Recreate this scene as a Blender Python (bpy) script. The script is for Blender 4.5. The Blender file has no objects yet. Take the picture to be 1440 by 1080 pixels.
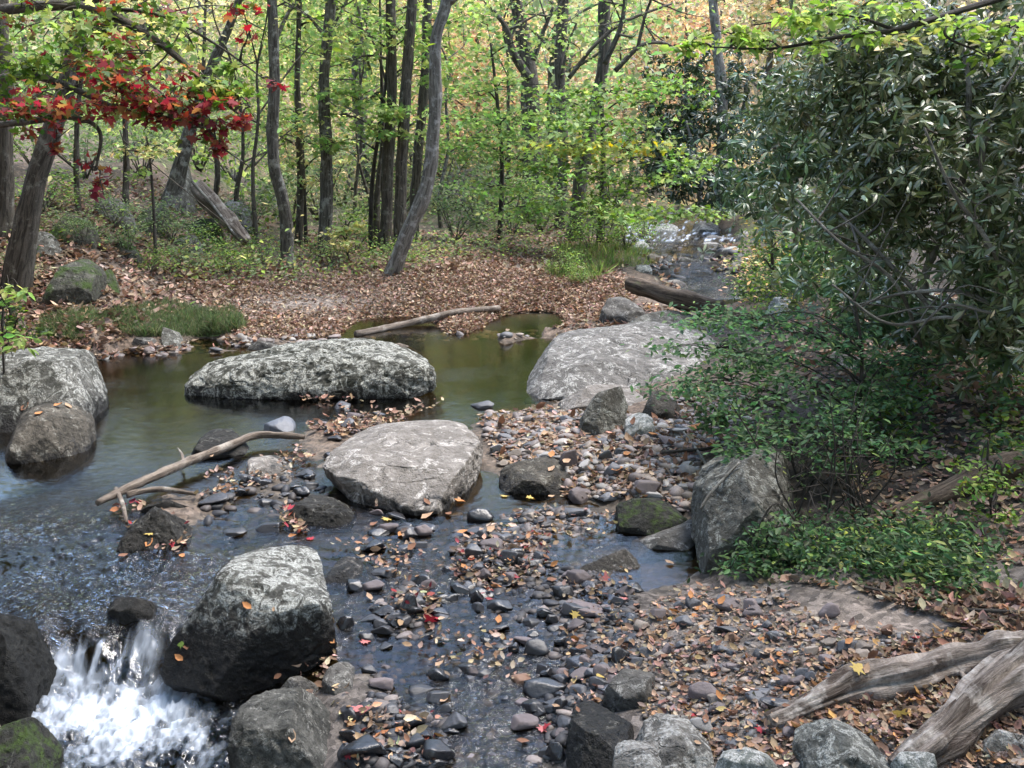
import bpy, bmesh, math, random
import numpy as np
random.seed(7)
RNG = np.random.default_rng(11)
SC = bpy.context.scene
COL = SC.collection
# ---------------------------------------------------------------- camera geometry
W0, H0, FPX, CAMZ = 1440.0, 1080.0, 1383.0, 2.2
PITCH = math.radians(13.85)
CT, ST = math.cos(PITCH), math.sin(PITCH)

def ray(u, v):
    x = (np.asarray(u, float) - 720) / FPX
    y = (540 - np.asarray(v, float)) / FPX
    return x, CT + y * ST, y * CT - ST          # X, Y(forward), Z

def P(u, v, Y):
    x, f, z = ray(u, v)
    t = Y / f
    return np.array([x * t, Y, CAMZ + z * t], float)

def PZ(u, v, z):
    x, f, dz = ray(u, v)
    t = (z - CAMZ) / dz
    return np.array([x * t, f * t, z], float)

def project(p):
    p = np.asarray(p, float)
    X, Y, Z = p[..., 0], p[..., 1], p[..., 2] - CAMZ
    d = Y * CT - Z * ST
    d = np.where(np.abs(d) < 1e-6, 1e-6, d)
    up = Y * ST + Z * CT
    return 720 + FPX * X / d, 540 - FPX * up / d, d

# ---------------------------------------------------------------- noise
def _hash(ix, iy, iz, seed):
    n = (ix * 374761393 + iy * 668265263 + iz * 2147483647 + seed * 144665) & 0xFFFFFFFF
    n = ((n ^ (n >> 13)) * 1274126177) & 0xFFFFFFFF
    n = (n ^ (n >> 16)) & 0xFFFFFFFF
    n = (n * 2654435761) & 0xFFFFFFFF
    return ((n >> 8) & 0xFFFF) / 32767.5 - 1.0

def vnoise(p, seed=0):
    p = np.asarray(p, float)
    i = np.floor(p).astype(np.int64)
    f = p - i
    w = f * f * f * (f * (f * 6 - 15) + 10)
    r = 0
    for dx in (0, 1):
        wx = w[:, 0] if dx else 1 - w[:, 0]
        for dy in (0, 1):
            wy = w[:, 1] if dy else 1 - w[:, 1]
            for dz in (0, 1):
                wz = w[:, 2] if dz else 1 - w[:, 2]
                r = r + wx * wy * wz * _hash(i[:, 0] + dx, i[:, 1] + dy, i[:, 2] + dz, seed)
    return r

def fbm(p, oct=4, seed=0, gain=.5):
    p = np.asarray(p, float)
    r = 0; a = 1.0; s = 0
    for k in range(oct):
        r = r + a * vnoise(p * (2.03 ** k) + k * 17.3, seed + k)
        s += a; a *= gain
    return r / s

# ---------------------------------------------------------------- meshes
def make_mesh(name, V, faces, mat=None, col=None, lc=None, smooth=False, extra=None):
    """faces: list of integer arrays, each (n, k)"""
    V = np.asarray(V, np.float32)
    me = bpy.data.meshes.new(name)
    faces = [np.asarray(f, np.int32) for f in faces if len(f)]
    nl = sum(f.size for f in faces); nf = sum(len(f) for f in faces)
    me.vertices.add(len(V)); me.vertices.foreach_set('co', V.ravel())
    me.loops.add(nl); me.loops.foreach_set('vertex_index', np.concatenate([f.ravel() for f in faces]))
    st = []; s = 0
    for f in faces:
        st.append(s + np.arange(len(f)) * f.shape[1]); s += f.size
    me.polygons.add(nf); me.polygons.foreach_set('loop_start', np.concatenate(st).astype(np.int32))
    if smooth: me.polygons.foreach_set('use_smooth', np.ones(nf, bool))
    me.update(calc_edges=True); me.validate()
    if col is not None:
        a = me.attributes.new('col', 'FLOAT_COLOR', 'POINT')
        c = np.ones((len(V), 4), np.float32); c[:, :3] = col
        a.data.foreach_set('color', c.ravel())
    if lc is not None:
        a = me.attributes.new('lc', 'FLOAT_VECTOR', 'POINT')
        a.data.foreach_set('vector', np.asarray(lc, np.float32).ravel())
    for k, arr in (extra or {}).items():
        a = me.attributes.new(k, 'FLOAT', 'POINT'); a.data.foreach_set('value', np.asarray(arr, np.float32))
    if mat: me.materials.append(mat)
    return me

def link(name, me, parent=None, loc=None):
    o = bpy.data.objects.new(name, me); COL.objects.link(o)
    if parent is not None: o.parent = parent
    if loc is not None: o.location = loc
    return o

USED = {}
def tag(o, label, cat, group=None, kind=None):
    if label:
        o['label'] = label; USED[label] = USED.get(label, 0) + 1
    if cat: o['category'] = cat
    if group: o['group'] = group
    if kind: o['kind'] = kind
    return o

def thing(name, loc, label, cat, group=None):
    o = bpy.data.objects.new(name, None); COL.objects.link(o); o.location = loc
    o.empty_display_size = .1
    return tag(o, label, cat, group)

def copy_tree(o, parent=None):
    c = o.copy(); COL.objects.link(c)
    if parent is not None: c.parent = parent
    for ch in list(o.children): copy_tree(ch, c)
    return c

# ---------------------------------------------------------------- materials
def newmat(name):
    m = bpy.data.materials.new(name); m.use_nodes = True
    nt = m.node_tree; nt.nodes.clear()
    return m, nt, nt.nodes, nt.links

def N(nt, t, **kw):
    n = nt.nodes.new(t)
    for k, v in kw.items():
        if k.startswith('i_'): n.inputs[k[2:].replace('_', ' ')].default_value = v
        else: setattr(n, k, v)
    return n

def ramp(nt, stops, fac=None, interp='LINEAR'):
    r = nt.nodes.new('ShaderNodeValToRGB'); r.color_ramp.interpolation = interp
    e = r.color_ramp.elements
    while len(e) < len(stops): e.new(.5)
    for k, (p, c) in enumerate(stops):
        e[k].position = p; e[k].color = (*c, 1) if len(c) == 3 else c
    if fac is not None: nt.links.new(fac, r.inputs['Fac'])
    return r

def mixc(nt, fac, a, b, mode='MIX'):
    m = nt.nodes.new('ShaderNodeMix'); m.data_type = 'RGBA'; m.blend_type = mode
    for s, x in ((m.inputs['Factor'], fac), (m.inputs['A'], a), (m.inputs['B'], b)):
        ix = [i for i in m.inputs if i.name == s.name and i.type == ('VALUE' if s.name == 'Factor' else 'RGBA')][0]
        if isinstance(x, (int, float)): ix.default_value = x
        elif isinstance(x, tuple): ix.default_value = (*x, 1)
        else: nt.links.new(x, ix)
    return [o for o in m.outputs if o.type == 'RGBA'][0]

def noise(nt, vec, scale, detail=4, rough=.6, dist=0.0):
    n = N(nt, 'ShaderNodeTexNoise'); n.inputs['Scale'].default_value = scale
    n.inputs['Detail'].default_value = detail; n.inputs['Roughness'].default_value = rough
    n.inputs['Distortion'].default_value = dist
    if vec is not None: nt.links.new(vec, n.inputs['Vector'])
    return n.outputs['Fac']

def math_(nt, op, a, b=None, clamp=False):
    m = N(nt, 'ShaderNodeMath', operation=op); m.use_clamp = clamp
    for i, x in enumerate((a, b)):
        if x is None: continue
        if isinstance(x, (int, float)): m.inputs[i].default_value = x
        else: nt.links.new(x, m.inputs[i])
    return m.outputs[0]

def maprange(nt, v, a, b, c=0., d=1.):
    m = N(nt, 'ShaderNodeMapRange')
    nt.links.new(v, m.inputs['Value'])
    for k, x in zip(('From Min', 'From Max', 'To Min', 'To Max'), (a, b, c, d)): m.inputs[k].default_value = x
    return m.outputs[0]

def finish(nt, color, rough, bump=None, bstr=.5, bdist=.01, spec=.5, coat=0.):
    b = N(nt, 'ShaderNodeBsdfPrincipled')
    for k, x in (('Base Color', color), ('Roughness', rough)):
        if isinstance(x, (int, float)): b.inputs[k].default_value = x
        elif isinstance(x, tuple): b.inputs[k].default_value = (*x, 1)
        else: nt.links.new(x, b.inputs[k])
    b.inputs['Specular IOR Level'].default_value = spec
    b.inputs['Coat Weight'].default_value = coat
    if bump is not None:
        bn = N(nt, 'ShaderNodeBump'); bn.inputs['Strength'].default_value = bstr; bn.inputs['Distance'].default_value = bdist
        nt.links.new(bump, bn.inputs['Height']); nt.links.new(bn.outputs[0], b.inputs['Normal'])
    o = N(nt, 'ShaderNodeOutputMaterial'); nt.links.new(b.outputs[0], o.inputs['Surface'])
    return b

def mat_rock(name, base, dark, lichen, lam=.5, wetz=None, moss=0., scale=1., wetw=.12, streak=0.):
    base, dark, lichen = [tuple(x * q for x, q in zip(c, k)) for c, k in ((base, (.74,.73,.70)), (dark, (.6,.59,.56)), (lichen, (.86,.855,.83)))]
    m, nt, n, l = newmat(name)
    geo = N(nt, 'ShaderNodeNewGeometry'); pos = geo.outputs['Position']
    n1 = noise(nt, pos, 3.5 * scale, 6, .65, .6)
    n2 = noise(nt, pos, 14 * scale, 6, .7, .3)
    n3 = noise(nt, pos, 60 * scale, 5, .7)
    n4 = noise(nt, pos, 7 * scale, 5, .75, 1.2)
    c = mixc(nt, ramp(nt, [(.32, (0, 0, 0)), (.62, (1, 1, 1))], n1).outputs[0], dark, base)
    c = mixc(nt, ramp(nt, [(.40, (.7,) * 3), (.60, (0, 0, 0))], n2).outputs[0], c, dark)
    lm = ramp(nt, [(.62 - .22 * lam, (0, 0, 0)), (.68 - .18 * lam, (1, 1, 1))], n4).outputs[0]
    lm2 = ramp(nt, [(.38, (0, 0, 0)), (.56, (1, 1, 1))], n3).outputs[0]
    c = mixc(nt, math_(nt, 'MULTIPLY', lm, lm2), c, lichen)
    # fine dark pits
    v = N(nt, 'ShaderNodeTexVoronoi'); v.inputs['Scale'].default_value = 38 * scale; l.new(pos, v.inputs['Vector'])
    pit = ramp(nt, [(.08, (1,) * 3), (.25, (0,) * 3)], v.outputs['Distance']).outputs[0]
    c = mixc(nt, math_(nt, 'MULTIPLY', pit, .5), c, dark)
    rough = .85
    sep = N(nt, 'ShaderNodeSeparateXYZ'); l.new(pos, sep.inputs[0])
    if moss:
        mm = ramp(nt, [(.5 - .2 * moss, (0,) * 3), (.62 - .2 * moss, (1,) * 3)], noise(nt, pos, 5 * scale, 5, .7)).outputs[0]
        sn = N(nt, 'ShaderNodeSeparateXYZ'); l.new(geo.outputs['Normal'], sn.inputs[0])
        up = maprange(nt, sn.outputs[2], .0, .6)
        mc = mixc(nt, n3, (.018, .032, .008), (.055, .085, .016))
        c = mixc(nt, math_(nt, 'MULTIPLY', mm, up), c, mc)
    if wetz is not None:
        zz = math_(nt, 'ADD', sep.outputs[2], math_(nt, 'MULTIPLY', math_(nt, 'SUBTRACT', n4, .5), .5))
        wet = maprange(nt, zz, wetz + wetw, wetz)
        c = mixc(nt, wet, c, mixc(nt, n2, (.004, .004, .004), (.022, .020, .018)))
        rough = maprange(nt, wet, 0, 1, .88, .45)
    h = math_(nt, 'ADD', math_(nt, 'MULTIPLY', n2, 1.0), math_(nt, 'MULTIPLY', n3, .45))
    w1 = noise(nt, pos, 2.2 * scale, 5, .6, 1.5)     # branching cracks
    crk = maprange(nt, math_(nt, 'ABSOLUTE', math_(nt, 'SUBTRACT', w1, .5)), .0, .012, 1, 0)
    crk = math_(nt, 'MULTIPLY', crk, maprange(nt, n1, .45, .6))
    c = mixc(nt, math_(nt, 'MULTIPLY', crk, .8), c, tuple(x * .5 for x in dark))
    h = math_(nt, 'SUBTRACT', h, math_(nt, 'ADD', math_(nt, 'MULTIPLY', pit, .25), math_(nt, 'MULTIPLY', crk, .6)))
    finish(nt, c, rough, h, .9, .03 / scale, .25)
    return m

def mat_stone(name, a, b, rough, spec=.5):
    m, nt, n, l = newmat(name)
    geo = N(nt, 'ShaderNodeNewGeometry'); pos = geo.outputs['Position']
    oi = N(nt, 'ShaderNodeObjectInfo')
    n1 = noise(nt, pos, 9, 4, .6); n2 = noise(nt, pos, 70, 5, .7)
    c = mixc(nt, ramp(nt, [(.35, (0,) * 3), (.65, (1,) * 3)], n1).outputs[0], a, b)
    hsv = N(nt, 'ShaderNodeHueSaturation'); l.new(c, hsv.inputs['Color'])
    l.new(maprange(nt, oi.outputs['Random'], 0, 1, .65, 1.4), hsv.inputs['Value'])
    c2 = mixc(nt, math_(nt, 'MULTIPLY', n2, .5), hsv.outputs[0], tuple(x * .45 for x in a))
    finish(nt, c2, rough, n2, .5, .006, spec)
    return m

def mat_attr(name, rough=.6, trans=.0, spec=.4, noise_amt=.25, sc=60):
    m, nt, n, l = newmat(name)
    at = N(nt, 'ShaderNodeAttribute', attribute_name='col')
    geo = N(nt, 'ShaderNodeNewGeometry')
    n1 = noise(nt, geo.outputs['Position'], sc, 3, .6)
    hsv = N(nt, 'ShaderNodeHueSaturation'); l.new(at.outputs['Color'], hsv.inputs['Color'])
    l.new(maprange(nt, n1, .2, .8, 1 - noise_amt, 1 + noise_amt), hsv.inputs['Value'])
    b = finish(nt, hsv.outputs[0], rough, None, spec=spec)
    if trans:
        t = N(nt, 'ShaderNodeBsdfTranslucent')
        hs2 = N(nt, 'ShaderNodeHueSaturation'); hs2.inputs['Value'].default_value = 1.35; hs2.inputs['Saturation'].default_value = 1.1
        l.new(hsv.outputs[0], hs2.inputs['Color']); l.new(hs2.outputs[0], t.inputs['Color'])
        mx = N(nt, 'ShaderNodeMixShader'); mx.inputs[0].default_value = trans
        l.new(b.outputs[0], mx.inputs[1]); l.new(t.outputs[0], mx.inputs[2])
        out = [x for x in nt.nodes if x.type == 'OUTPUT_MATERIAL'][0]
        l.new(mx.outputs[0], out.inputs['Surface'])
    return m

def mat_bark(name, dark, light, patch=None, grain=1., bs=1., rough=.9, cut=.5):
    m, nt, n, l = newmat(name)
    at = N(nt, 'ShaderNodeAttribute', attribute_name='lc')
    mp = N(nt, 'ShaderNodeMapping'); mp.inputs['Scale'].default_value = (1, 1, .12); l.new(at.outputs['Vector'], mp.inputs['Vector'])
    g = noise(nt, mp.outputs[0], 34 * grain, 6, .75, .6)
    g2 = noise(nt, at.outputs['Vector'], 9 * grain, 5, .65)
    c = mixc(nt, ramp(nt, [(.40, (0,) * 3), (.60, (1,) * 3)], g).outputs[0], dark, light)
    if patch:
        c = mixc(nt, ramp(nt, [(cut, (0,) * 3), (cut + .12, (1,) * 3)], g2).outputs[0], c, patch)
    c = mixc(nt, maprange(nt, noise(nt, at.outputs['Vector'], 120 * grain, 3), .45, .7, 0, .4), c, dark)
    finish(nt, c, rough, g, .9, .02 * bs, .25)
    return m
SKY_STR, SUN_STR, EXPO, HAZE = .15, 1.3, 2.35, 0
# ---------------------------------------------------------------- terrain and water fields
GC = []   # ground control points (a, b, z)
def gz(u, v, z): p = PZ(u, v, z); GC.append((p[0] / p[1], math.log(p[1]), z))
def gy(u, v, Y): p = P(u, v, Y); GC.append((p[0] / p[1], math.log(Y), p[2]))
for u, v, z in [
    # pool bed
    (200,560,-.4),(400,610,-.3),(680,520,-.35),(300,520,-.3),(660,560,-.25),(150,640,-.3),(560,520,-.4),(740,500,-.3),(60,660,-.25),(-150,600,-.2),(250,650,-.2),(440,580,-.3),
    # far shore
    (135,505,.02),(220,494,.03),(300,487,.03),(400,482,.03),(560,479,.035),(700,475,.035),(770,470,.04),(742,480,-.12),(722,487,-.2),(760,520,-.25),(755,497,-.25),(745,545,-.2),(800,500,-.1),(715,464,.07),(765,460,.09),(800,460,.12),(650,462,.06),(60,530,.1),(-100,520,.2),
    (200,472,.16),(300,462,.13),(130,480,.2),(350,440,.14),(550,425,.16),(700,425,.15),(860,425,.18),(350,400,.28),(600,385,.33),(850,385,.38),(460,450,.1),(640,450,.08),
    # gravel bar
    (700,600,.04),(850,600,.10),(950,640,.15),(900,690,.06),(760,640,.06),(1000,600,.16),(672,585,-.02),(740,585,.02),(820,640,.09),(1040,640,.2),(800,560,.0),(620,610,-.05),(640,680,-.05),
    # puddles on the right
    (950,800,-.14),(900,745,-.12),(985,765,-.1),(820,735,-.1),
    (1000,835,.0),(1000,900,.02),(900,960,-.06),(1150,850,.12),(1300,880,.15),(1250,950,.1),(1050,980,.03),(1400,850,.2),(1440,1000,.12),(1100,1080,.02),(900,1080,-.06),(1300,1080,.08),(930,870,-.03),
    (1600,1000,.25),(1600,800,.4),(2100,800,.8),(2100,1080,.6),(1200,1250,.0),(800,1250,-.2),
    # riffle bed
    (560,700,-.08),(650,720,-.10),(750,700,-.09),(600,800,-.13),(700,775,-.03),(800,790,-.11),(700,870,-.16),(600,880,-.20),(750,950,-.2),(560,950,-.22),(650,1040,-.27),(750,1060,-.24),(500,1060,-.19),(480,990,-.15),(820,880,-.11),(840,920,-.10),
    (450,720,-.06),(300,710,-.12),(380,800,-.16),(500,860,-.17),(420,660,-.03),(440,604,.025),(480,592,.03),(520,590,.01),(300,695,-.01),(350,665,.0),(240,695,-.01),(215,745,-.03),(575,852,-.09),(560,1040,-.16),(500,1050,-.14),(580,760,-.11),
    (100,730,-.16),(50,800,-.2),(200,790,-.2),(150,850,-.22),(330,760,-.15),(-150,760,-.1),
    # lip of the cascade and plunge pool
    (120,884,-.19),(200,880,-.19),(60,890,-.15),(150,965,-.55),(150,1040,-.65),(200,1100,-.65),(80,1050,-.6),(290,1070,-.55),(320,1020,-.45),(-60,950,-.05),(-200,950,.2),(-200,1080,.1),(150,1300,-.65),(380,1080,-.25),(-600,800,.8),(-600,600,.9),
]: gz(u, v, z)
for u, v, Y in [
    (100,400,11),(50,450,10.3),(50,330,12),(150,340,12.5),(250,330,14.2),(100,260,14),(300,260,18),(200,200,20),(-150,330,11),(-400,300,11),(230,400,12.6),
    (400,300,21),(400,350,17),(600,345,17),(500,320,20),(700,300,24),(600,250,34),(800,310,23),(450,260,30),(860,345,18.5),
    (700,100,60),(300,110,42),(60,110,34),(700,0,82),(200,0,64),(1000,120,50),(1000,0,75),(1200,200,22),(1300,100,30),(1300,0,40),(700,180,48),(880,250,36),
    (1075,370,15.5),(1090,300,19),(1060,330,19.5),(1100,420,12),(1150,350,13.5),(1250,480,8.6),(1400,480,7.5),(1440,600,5.9),(1300,600,6.2),(1150,600,6.4),(1200,520,8.0),(1080,470,9.6),(1200,740,4.95),(1440,760,4.75),(1330,690,5.3),(1400,350,10),(1700,500,6.5),(1700,300,9),(2200,300,9),(900,300,25),(1000,290,27),
]: gy(u, v, Y)
for u, z, Y in [(-900,14,60),(0,30,120),(720,34,140),(1400,30,110),(2300,16,60),(0,60,220),(720,62,230),(1440,60,220)]:
    GC.append(((u - 720) / FPX, math.log(Y), z))
# creek bed upstream
for u, v, z in [(985,408,.02),(980,360,.16),(965,328,.30),(960,312,.42),(1040,420,.02),(930,370,.2),(1020,350,.28)]: gz(u, v, z)
WC = []
def wz(u, v, z): p = PZ(u, v, z); WC.append((p[0] / p[1], math.log(p[1]), z))
for u, v, z in [(150,500,0),(400,485,0),(700,475,0),(150,600,0),(400,580,0),(680,560,0),(740,500,0),(50,680,0),(250,660,-.005),(430,640,-.005),(-200,600,0),
    (100,730,-.035),(100,820,-.08),(150,862,-.10),(220,860,-.10),(60,870,-.10),(120,884,-.125),(200,880,-.125),(60,892,-.125),
    (110,950,-.29),(200,945,-.29),(60,960,-.29),(150,1080,-.32),(300,1060,-.32),(60,1000,-.30),(250,970,-.30),(300,1010,-.31),(150,1300,-.33),
    (330,740,-.05),(300,800,-.08),(560,690,-.02),(650,720,-.035),(800,720,-.045),(950,790,-.065),(600,800,-.085),(700,850,-.105),(560,900,-.135),(700,950,-.155),(600,1060,-.20),(750,1080,-.2),(450,900,-.13),(420,960,-.2),(850,850,-.1),(860,950,-.16),
    (1200,800,-.06),(1200,1080,-.2),(-150,700,-.04),(-150,850,-.11),(-150,1000,-.32),(600,1250,-.24),(980,405,.1),(980,360,.24),(965,325,.38),(960,308,.5),(1040,420,.1),(900,470,.0)]: wz(u, v, z)

def rbf(ctrl):
    C = np.array(ctrl, float); pts = np.c_[C[:, 0], C[:, 1] * .55]; zz = C[:, 2]
    D = np.sqrt(((pts[:, None] - pts[None]) ** 2).sum(-1) + 1e-5)
    n = len(pts); A = np.zeros((n + 1, n + 1)); A[:n, :n] = D + np.eye(n) * 1e-4; A[:n, n] = 1; A[n, :n] = 1
    w = np.linalg.solve(A, np.r_[zz, 0])
    def f(a, b):
        s = np.shape(a); a = np.ravel(a); b = np.ravel(b) * .55
        out = np.empty(len(a))
        for k in range(0, len(a), 20000):
            d = np.sqrt((a[k:k + 20000, None] - pts[None, :, 0]) ** 2 + (b[k:k + 20000, None] - pts[None, :, 1]) ** 2 + 1e-5)
            out[k:k + 20000] = d @ w[:n] + w[n]
        return out.reshape(s)
    return f

fG, fW = rbf(GC), rbf(WC)
A_AX = np.concatenate([np.linspace(-2.6, -.70, 24), np.linspace(-.67, .67, 640), np.linspace(.70, 2.6, 24)])
_v = np.linspace(1330, 262, 560)
_Y = np.array([PZ(720, v, 0)[1] for v in _v])
B_AX = np.log(np.concatenate([np.linspace(1.0, _Y[0] - .1, 6), _Y, np.geomspace(_Y[-1] * 1.02, 240, 70)]))
AA, BB = np.meshgrid(A_AX, B_AX)
YY = np.exp(BB); XX = AA * YY
# evaluate on a thinner lattice, then refine linearly
ia = np.unique(np.r_[0:len(A_AX):4, len(A_AX) - 1]); ib = np.unique(np.r_[0:len(B_AX):3, len(B_AX) - 1])
def field(f):
    ca, cb = np.meshgrid(A_AX[ia], B_AX[ib]); z = f(ca, cb)
    t = np.empty((len(ib), len(A_AX)))
    for r in range(len(ib)): t[r] = np.interp(A_AX, A_AX[ia], z[r])
    o = np.empty((len(B_AX), len(A_AX)))
    for c in range(len(A_AX)): o[:, c] = np.interp(B_AX, B_AX[ib], t[:, c])
    return o
GZ = field(fG); WZ = field(fW)
q = np.c_[XX.ravel(), YY.ravel(), np.zeros(XX.size)]
rough_amp = np.clip((YY - 4) / 20, .25, 1.4)
GZ = GZ + (fbm(q * 1.7, 4, 3) * .05).reshape(GZ.shape) * rough_amp + (fbm(q * 9, 3, 5) * .018).reshape(GZ.shape)
far = np.clip((YY - 22) / 30, 0, 1)
up_, vp_, _ = project(np.stack([XX, YY, GZ], -1))
gb = lambda u, v, ru, rv: np.exp(-((up_ - u) / ru) ** 2 - ((vp_ - v) / rv) ** 2)
GZ = GZ + np.clip(gb(660, 860, 190, 130) + gb(620, 1030, 170, 70) + .7 * gb(840, 890, 60, 110), 0, 1) * (.024 + .055 * fbm(q * 4.5, 3, 33).reshape(GZ.shape)) + np.clip(gb(830, 745, 55, 22) + gb(760, 735, 50, 22), 0, 1) * (.035 + .05 * fbm(q * 5, 3, 35).reshape(GZ.shape)) + .03 * gb(360, 720, 130, 60) * (1 + fbm(q * 6, 2, 34).reshape(GZ.shape))
GZ = GZ + far * (fbm(q * .22, 4, 8) * 1.1).reshape(GZ.shape)

def bil(F, X, Y):
    X = np.asarray(X, float); Y = np.maximum(np.asarray(Y, float), 1.0)
    a = np.clip(X / Y, A_AX[0], A_AX[-1] - 1e-6); b = np.clip(np.log(Y), B_AX[0], B_AX[-1] - 1e-6)
    i = np.clip(np.searchsorted(A_AX, a, 'right') - 1, 0, len(A_AX) - 2); j = np.clip(np.searchsorted(B_AX, b, 'right') - 1, 0, len(B_AX) - 2)
    fa = (a - A_AX[i]) / (A_AX[i + 1] - A_AX[i]); fb = (b - B_AX[j]) / (B_AX[j + 1] - B_AX[j])
    return (F[j, i] * (1 - fa) + F[j, i + 1] * fa) * (1 - fb) + (F[j + 1, i] * (1 - fa) + F[j + 1, i + 1] * fa) * fb
def ground(X, Y): return bil(GZ, X, Y)
def water(X, Y): return bil(WZ, X, Y)

TT = np.geomspace(1.5, 200, 420)
def hit(u, v, use_water=False):
    """where the sight line of a point in the photo meets the ground (vectorised)"""
    u = np.atleast_1d(np.asarray(u, float)); v = np.atleast_1d(np.asarray(v, float))
    x, f, z = ray(u, v)
    n = len(u); res = np.full(n, TT[-1]); done = np.zeros(n, bool); prev = np.full(n, TT[0])
    def hgt(X, Y):
        g = ground(X, Y)
        return np.maximum(g, water(X, Y)) if use_water else g
    for t in TT:
        below = (CAMZ + z * t <= hgt(x * t, f * t)) & ~done
        res[below] = t; done |= below
        prev[~done] = t
        if done.all(): break
    lo, hi = prev, res.copy()
    for _ in range(12):
        m = (lo + hi) / 2
        b = CAMZ + z * m <= hgt(x * m, f * m)
        hi = np.where(b, m, hi); lo = np.where(b, lo, m)
    t = (lo + hi) / 2
    X, Y = x * t, f * t
    return np.c_[X, Y, hgt(X, Y)]
def hit1(u, v): return hit([u], [v])[0]

U_PX, V_PX, _ = project(np.stack([XX, YY, GZ], -1))
def blob(u, v, ru, rv): return np.exp(-((U_PX - u) / ru) ** 2 - ((V_PX - v) / rv) ** 2)
dep = WZ - GZ
# ground colour by place
nz1 = fbm(q * 2.2, 5, 21).reshape(GZ.shape); nz2 = fbm(q * 14, 4, 22).reshape(GZ.shape); nz3 = fbm(q * 45, 3, 23).reshape(GZ.shape)
colr = np.empty(GZ.shape + (3,))
litter = np.array([.145, .105, .078]); soil = np.array([.06, .048, .038]); sandc = np.array([.20, .165, .14]); bed = np.array([.060, .050, .034]); olive = np.array([.020, .020, .008]); grav = np.array([.13, .112, .10]); hill = np.array([.22, .17, .10]); green = np.array([.09, .115, .04])
def lay(c, w): colr[:] = colr * (1 - w[..., None]) + c * w[..., None]
colr[:] = litter
lay(soil, np.clip(nz1 * 1.6 + .25, 0, .8))
sand = np.clip(1.25 * (blob(1225, 872, 120, 48) + .8 * blob(430, 425, 110, 16)) + nz2 * .35, 0, 1); 
lay(grav, np.clip(np.clip((5.8 - YY) / 1.5, 0, 1) * 1.0 + nz2 * .3, 0, 1) * (YY < 7))
lay(soil * .55, np.clip(blob(1270, 680, 220, 100) * 1.5, 0, 1))  # soil darkened in the hollow behind the leaning boulder, standing in for shade
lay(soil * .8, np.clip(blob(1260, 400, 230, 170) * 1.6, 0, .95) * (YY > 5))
lay(sandc, sand)
lay(green, np.clip((YY - 15) / 4, 0, 1) * np.clip(.25 + nz1 * 1.5, 0, .8))
lay(hill, np.clip((YY - 26) / 16, 0, 1))
lay(green * 1.2, np.clip((YY - 30) / 20, 0, 1) * np.clip(nz1 * 1.8 - .1, 0, .6))
lay(bed * .5, np.clip((dep + .06) / .05, 0, 1) * (YY >= 13) * (YY < 27))
lay(bed, np.clip((dep + .03) / .05, 0, 1) * (YY < 13))
lay(olive, np.clip((dep - .04) / .08, 0, 1) * (YY < 13))
lay(np.array([.15, .105, .035]), np.clip(blob(945, 792, 70, 34) * 1.5, 0, 1) * (dep > 0))
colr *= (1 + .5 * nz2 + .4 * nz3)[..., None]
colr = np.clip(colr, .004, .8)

nR, nC = GZ.shape
idx = np.arange(nR * nC).reshape(nR, nC)
quads = np.stack([idx[:-1, :-1], idx[:-1, 1:], idx[1:, 1:], idx[1:, :-1]], -1).reshape(-1, 4)
m, nt, n, l = newmat('forest_floor')
at = N(nt, 'ShaderNodeAttribute', attribute_name='col'); geo = N(nt, 'ShaderNodeNewGeometry'); pos = geo.outputs['Position']
wet_at = N(nt, 'ShaderNodeAttribute', attribute_name='wet')
vz = N(nt, 'ShaderNodeTexVoronoi'); vz.inputs['Scale'].default_value = 34; l.new(pos, vz.inputs['Vector'])
hs = N(nt, 'ShaderNodeHueSaturation'); l.new(at.outputs['Color'], hs.inputs['Color'])
sp = N(nt, 'ShaderNodeSeparateColor'); l.new(vz.outputs['Color'], sp.inputs[0])
l.new(maprange(nt, sp.outputs[0], 0, 1, .5, 1.6), hs.inputs['Value'])
fn = noise(nt, pos, 130, 4, .7)
cc = mixc(nt, maprange(nt, fn, .4, .7, 0, .5), hs.outputs[0], (.035, .03, .026))
hh = math_(nt, 'ADD', math_(nt, 'MULTIPLY', sp.outputs[1], .5), fn)
finish(nt, cc, maprange(nt, wet_at.outputs['Fac'], 0, 1, .95, .35), hh, .8, .012, .3)
M_GROUND = m
wetv = np.clip((dep + .03) / .04, 0, 1) * (YY < 9)
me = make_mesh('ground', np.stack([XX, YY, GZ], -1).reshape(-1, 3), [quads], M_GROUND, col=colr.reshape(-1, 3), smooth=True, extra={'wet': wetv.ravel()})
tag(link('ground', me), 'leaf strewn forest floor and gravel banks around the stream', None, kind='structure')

# ---------------------------------------------------------------- water
def blobw(u, v, ru, rv): return np.exp(-((UW - u) / ru) ** 2 - ((VW - v) / rv) ** 2)
UW, VW, _ = project(np.stack([XX, YY, WZ], -1))
amp = .0006 + .010 * blobw(120, 790, 230, 75) + .005 * np.clip((VW - 690) / 60, 0, 1) * np.clip((930 - UW) / 90, 0, 1) + .009 * blobw(150, 925, 110, 45) + .014 * blobw(170, 1010, 150, 70) + .012 * np.clip((VW - 945) / 40, 0, 1) * (UW < 330) + .012 * ((VW < 420) & (UW > 860))
flow = q.copy(); ang = .5
fx = flow[:, 0] * math.cos(ang) + flow[:, 1] * math.sin(ang); fy = -flow[:, 0] * math.sin(ang) + flow[:, 1] * math.cos(ang)
wv = fbm(np.c_[fx * 7, fy * 13, np.zeros(len(fx))] + 3 * np.c_[vnoise(q * 4, 61), vnoise(q * 4, 62), np.zeros(len(fx))], 4, 41, .6).reshape(GZ.shape)
wv2 = (1 - np.abs(fbm(q * 24, 3, 47).reshape(GZ.shape)) * 2)
WS = WZ + amp * (wv * 1.6 + wv2 * .7)
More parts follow.
